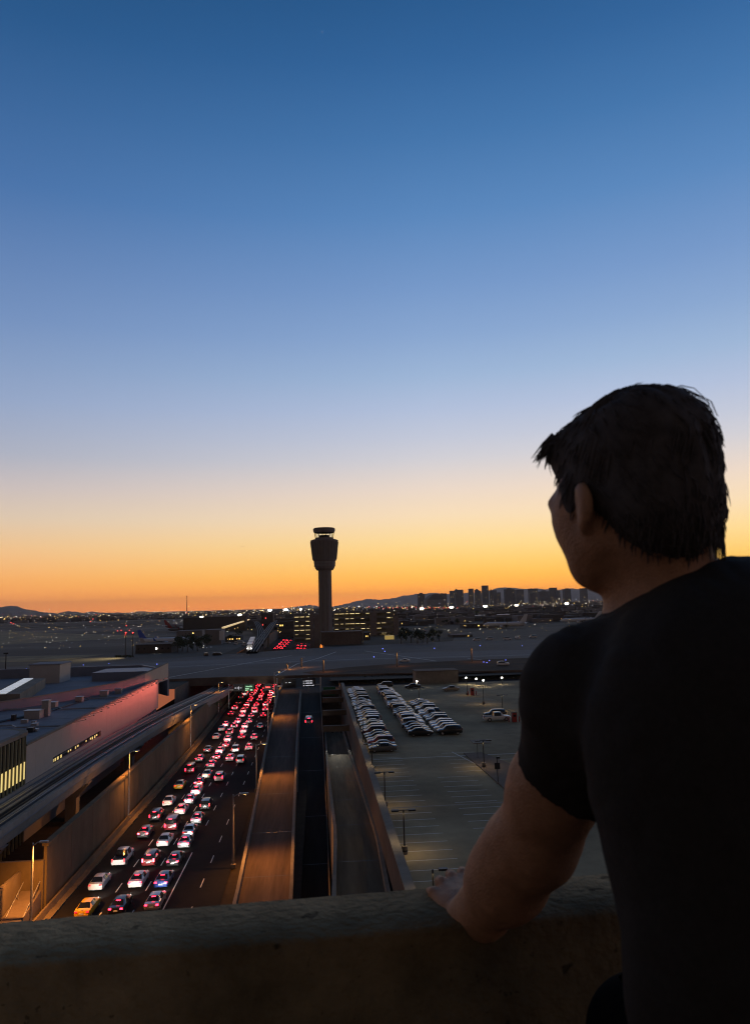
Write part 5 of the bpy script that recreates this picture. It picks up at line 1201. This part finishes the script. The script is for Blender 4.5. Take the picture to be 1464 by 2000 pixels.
# ---- T-shirt
def build_shirt():
    l2 = lo.copy(); l2[2] = PEL[2]-.16; h2 = hi.copy(); h2[2] = NECK[2]+.10
    s = SDF(l2, h2, .005)
    s.ell(CH+up*.02, (.182,.122,.20), TR, 0); s.ell(CH+up*.05-TR[1]*.045+tr_*.02, (.165,.085,.15), TR, .05)
    s.ell(CH*.5+PEL*.5, (.172,.118,.24), TR, .07); s.ell(PEL-up*.01, (.182,.128,.17), TR, .06)
    s.cone(NECK-up*.100-fwd*.01, SH_L, .068, .058, .06); s.cone(NECK-up*.050+rgt*.045-fwd*.02, SH_R+up*.02, .068, .07, .06)
    s.cone(NECK-up*.078-fwd*.026+rgt*.006, CH+up*.05, .084, .12, .06)
    s.ell(SH_L+rgt*.002, (.054,.054,.060), None, .05)
    E2 = SH_L*.36+EL*.64; s.cone(SH_L, E2, .053, .058, .06)
    s.cone(SH_L+rgt*.03-fwd*.02, SH_L*.5+EL*.5+rgt*.05-fwd*.02, .06, .05, .06)
    s.cone(SH_R, SH_R+rgt*.05-up*.16+fwd*.05, .066, .068, .03)
    tv = (EL-SH_L)/np.linalg.norm(EL-SH_L)
    # sleeve opening: flat cut across the arm
    c = SH_L*.50+EL*.50; n_ = tv*.93-rgt*.25; n_ = n_/np.linalg.norm(n_)
    def cut(X, Y, Z):
        v = (X-c[0])*n_[0]+(Y-c[1])*n_[1]+(Z-c[2])*n_[2]; r_ = np.sqrt((X-EL[0])**2+(Y-EL[1])**2+(Z-EL[2])**2)-.20
        return np.maximum(-v, r_)
    s._apply(EL-.22, EL+.22, cut, 0, 'sub')
    # neck opening
    s.cone(NECK-up*.02, NECK+up*.12, .064, .075, .006, 'sub')
    s.plane(PEL-up*.12, -up)
    me = s.mesh('t_shirt', 2)
    return displace(me, lambda p: noise.noise(Vector((p[0]*9,p[1]*9,p[2]*5)))*.005+abs(noise.noise(Vector((p[0]*30+p[2]*16,p[1]*12,p[2]*20-p[0]*22))))*.004+noise.noise(Vector((p[0]*22+4,p[1]*22,p[2]*9+p[0]*14)))*.0025)
sh = link('t_shirt', build_shirt(), shirtm, person); sub(sh, person)
# ---- trousers and shoes
def build_trousers():
    h2 = hi.copy(); h2[2] = PEL[2]+.05; s = SDF(lo, h2, .007)
    s.ell(PEL-up*.02, (.172,.118,.12), TR, 0)
    for h, k, f in ((HIP_L,KNEE_L,FOOT_L),(HIP_R,KNEE_R,FOOT_R)):
        s.cone(h, k, .098, .070, .05); s.cone(k, f+up*.02, .070, .058, .04)
    return s.mesh('trousers', 2)
sub(link('trousers', build_trousers(), trousm, person), person)
for f in (FOOT_L, FOOT_R):
    l3, h3 = f-.2, f+.25; l3[2] = FZ; s = SDF(l3, h3, .006)
    s.cone(f-up*.04-fwd*.04, f-up*.045+fwd*.15, .047, .042, .0); s.cone(f-up*.04, f+up*.02, .05, .05, .03); s.plane((0,0,FZ+.003), (0,0,-1))
    sub(link('shoe', s.mesh('shoe', 1), shoem, person), person)
# ---- hair
HRX, HRY, HRZ = .077, .101, .103
def build_hair():
    s = SDF(hc-.2, hc+.2, .004)
    s.ell(hp(0,-.012,.012), (HRX,HRY,HRZ), HR, 0)
    s.ell(hp(-.003,.048,.056), (.064,.060,.044), HR, .03)
    s.ell(hp(-.008,-.056,-.044), (.062,.048,.064), HR, .03)
    s.ell(hp(.010,-.045,.040), (.060,.058,.056), HR, .03)
    s.ell(hp(0,.178,-.097), (.130,.112,.135), HR, .006, 'sub')           # face
    for g in (-1,1):
        s.ell(hp(g*.094,.008,-.074), (.030,.032,.050), HR, .010, 'sub')  # round the ears
        s.ell(hp(g*.084,.020,-.130), (.026,.050,.050), HR, .012, 'sub')
    s.ell(hp(0,.035,-.140), (.080,.070,.070), HR, .012, 'sub')           # under the nape
    for g in (-1,1): s.ell(hp(g*.064,.034,-.012), (.013,.020,.034), HR, .010)   # sideburns
    me = s.mesh('hair', 1)
    def fn(p):
        q = HR @ (p-hc); return noise.noise(Vector((q[0]*70,q[1]*16,q[2]*16)))*.0035+noise.noise(Vector((q[0]*18,q[1]*10,q[2]*10)))*.004
    return displace(me, fn)
hr = link('hair', build_hair(), hairm, person); sub(hr, person)
rh = random.Random(21); st = MB()
def strand(pts, r0=.0013, r1=.0002, n=4):
    k = len(pts); st.tube([Vector(p) for p in pts], [r0+(r1-r0)*i/(k-1) for i in range(k)], n)
for _ in range(1100):                                  # all over the cap, running forward and down from the crown
    a = rh.uniform(0, 2*math.pi); pts = []; w0 = rh.uniform(.05,1.45); ln2 = rh.uniform(.35,.6); ok = True; rr0 = 1.0+rh.uniform(.0,.022)
    for i in range(6):
        th = w0+ln2*i/5; aa = a+.25*(i/5)*math.copysign(1, math.cos(a)); rr = rr0+.010*(i/5)**3*rh.random()
        l_ = (HRX*math.sin(th)*math.cos(aa)*rr, -.012+HRY*math.sin(th)*math.sin(aa)*rr, .012+HRZ*math.cos(th)*rr); pts.append(hp(*l_))
        if l_[1] > .050 and l_[2] < .055 or (abs(l_[0]) > .05 and l_[2] < -.02): ok = False
    if ok: strand(pts, .0017, .0005)
for _ in range(170):                                   # fringe swept forward over the forehead
    s0 = rh.uniform(-.060,.05); b0 = hp(s0, .066+rh.uniform(-.02,.012)-abs(s0)*.35, .088-abs(s0)*.30+rh.uniform(-.015,.008))
    cl = round(s0/.015)*.015; f1 = .088+rh.uniform(-.010,.008)-abs(cl)*.12
    tip = hp(cl*1.28+rh.gauss(0,.003), f1, .062+rh.uniform(-.008,.008)-abs(cl)*.20)
    m1 = (b0+tip)/2+HR[2]*.010+HR[1]*.004; strand([b0, b0*.4+m1*.6, m1, m1*.45+tip*.55, tip], .0030, .0003)
for k in range(16):                                    # the tuft standing off the forehead
    b0 = hp(-.058+rh.gauss(0,.004), .058+rh.gauss(0,.004), .070+rh.gauss(0,.006)); tip = hp(-.070+rh.gauss(0,.004), .086+rh.gauss(0,.007), .044+rh.gauss(0,.006)); strand([b0, (b0+tip)/2+HR[2]*.006, tip], .0030, .0003)
for _ in range(150):                                   # nape locks hanging at the back
    a = rh.uniform(-.060,.046); b0 = hp(a, -.098+abs(a)*.45, -.030+rh.uniform(-.03,.03)); cl = a+rh.gauss(0,.004)
    ln3 = (.054+rh.uniform(-.022,.012))*(1.4 if a > .028 else 1.0 if a > 0 else .8)
    tip = b0+HR[0]*(cl-a)*.6-HR[2]*ln3+HR[1]*.004+HR[0]*rh.gauss(0,.002)
    m1 = (b0+tip)/2-HR[1]*.004; strand([b0, m1, tip], .0024, .0003)
for k in range(6):                                     # stray hairs lifting off the crown
    b0 = hp(.03+.003*k, -.05, .108); m1 = hp(.052+.004*k, -.06+rh.uniform(-.01,.01), .104+rh.uniform(-.005,.003)); e1 = hp(.074+.002*k, -.07, .066+rh.uniform(-.02,.02)); strand([b0, (b0+m1)/2+HR[2]*.004, m1, (m1+e1)/2+HR[0]*.008+HR[2]*.006, e1], .0009, .0003)
hv = hr.data; nv = len(hv.vertices); hco = np.empty(nv*3); hv.vertices.foreach_get('co', hco); hco = hco.reshape(-1,3); hnn = np.empty(nv*3); hv.vertex_normals.foreach_get('vector', hnn); hnn = hnn.reshape(-1,3)
und = np.where((hnn @ -HR[2] > .15) & ((hco-hc) @ HR[2] < .03))[0]
for i in rh.choices(list(und), k=900):                 # soft uneven hairline at nape, ear and temple
    p = hco[i]; d_ = -HR[2]*.8+hnn[i]*.15+HR[1]*.15+HR[0]*rh.gauss(0,.12); l_ = rh.uniform(.006,.017); strand([p-d_*.004, p+d_*l_*.5+hnn[i]*.001, p+d_*l_], .0013, .0002, 3)
for i in rh.choices(range(nv), k=900):                 # fine loose ends over the surface
    p = hco[i]; q = HR @ (p-hc); t_ = np.cross(hnn[i], np.cross(HR[1]*(.4 if q[1] > 0 else -.6)-HR[2]*.8+HR[0]*rh.gauss(0,.3), hnn[i])); nt_ = np.linalg.norm(t_)
    if nt_ < .1 or (q[1] > .05 and q[2] < .05): continue
    t_ /= nt_; l_ = rh.uniform(.012,.026); strand([p, p+t_*l_*.5+hnn[i]*.0016, p+t_*l_+hnn[i]*rh.uniform(-.0015,.0014)], .0012, .0002, 3)
sub(st.build('hair_strands', hairm, hr, smooth=60, fix=False), person); hr.children[-1].location = (0,0,0); stuff(hr.children[-1])

# ---- evening haze over the whole valley
hz = MB().span(-32000, 32000, -3000, 26000, -10.5, 440).build('haze', None)
hz['kind'] = 'stuff'; hz['label'] = 'thin warm evening haze over the valley'; hz['category'] = 'haze'
hm = bpy.data.materials.new('haze'); hm.use_nodes = True; t = hm.node_tree; t.nodes.clear()
pv = t.nodes.new('ShaderNodeVolumePrincipled'); pv.inputs['Color'].default_value = (.9,.86,.82,1); pv.inputs['Density'].default_value = 3.5e-5; pv.inputs['Anisotropy'].default_value = .3
oo = t.nodes.new('ShaderNodeOutputMaterial'); t.links.new(pv.outputs[0], oo.inputs['Volume']); hz.data.materials.append(hm)
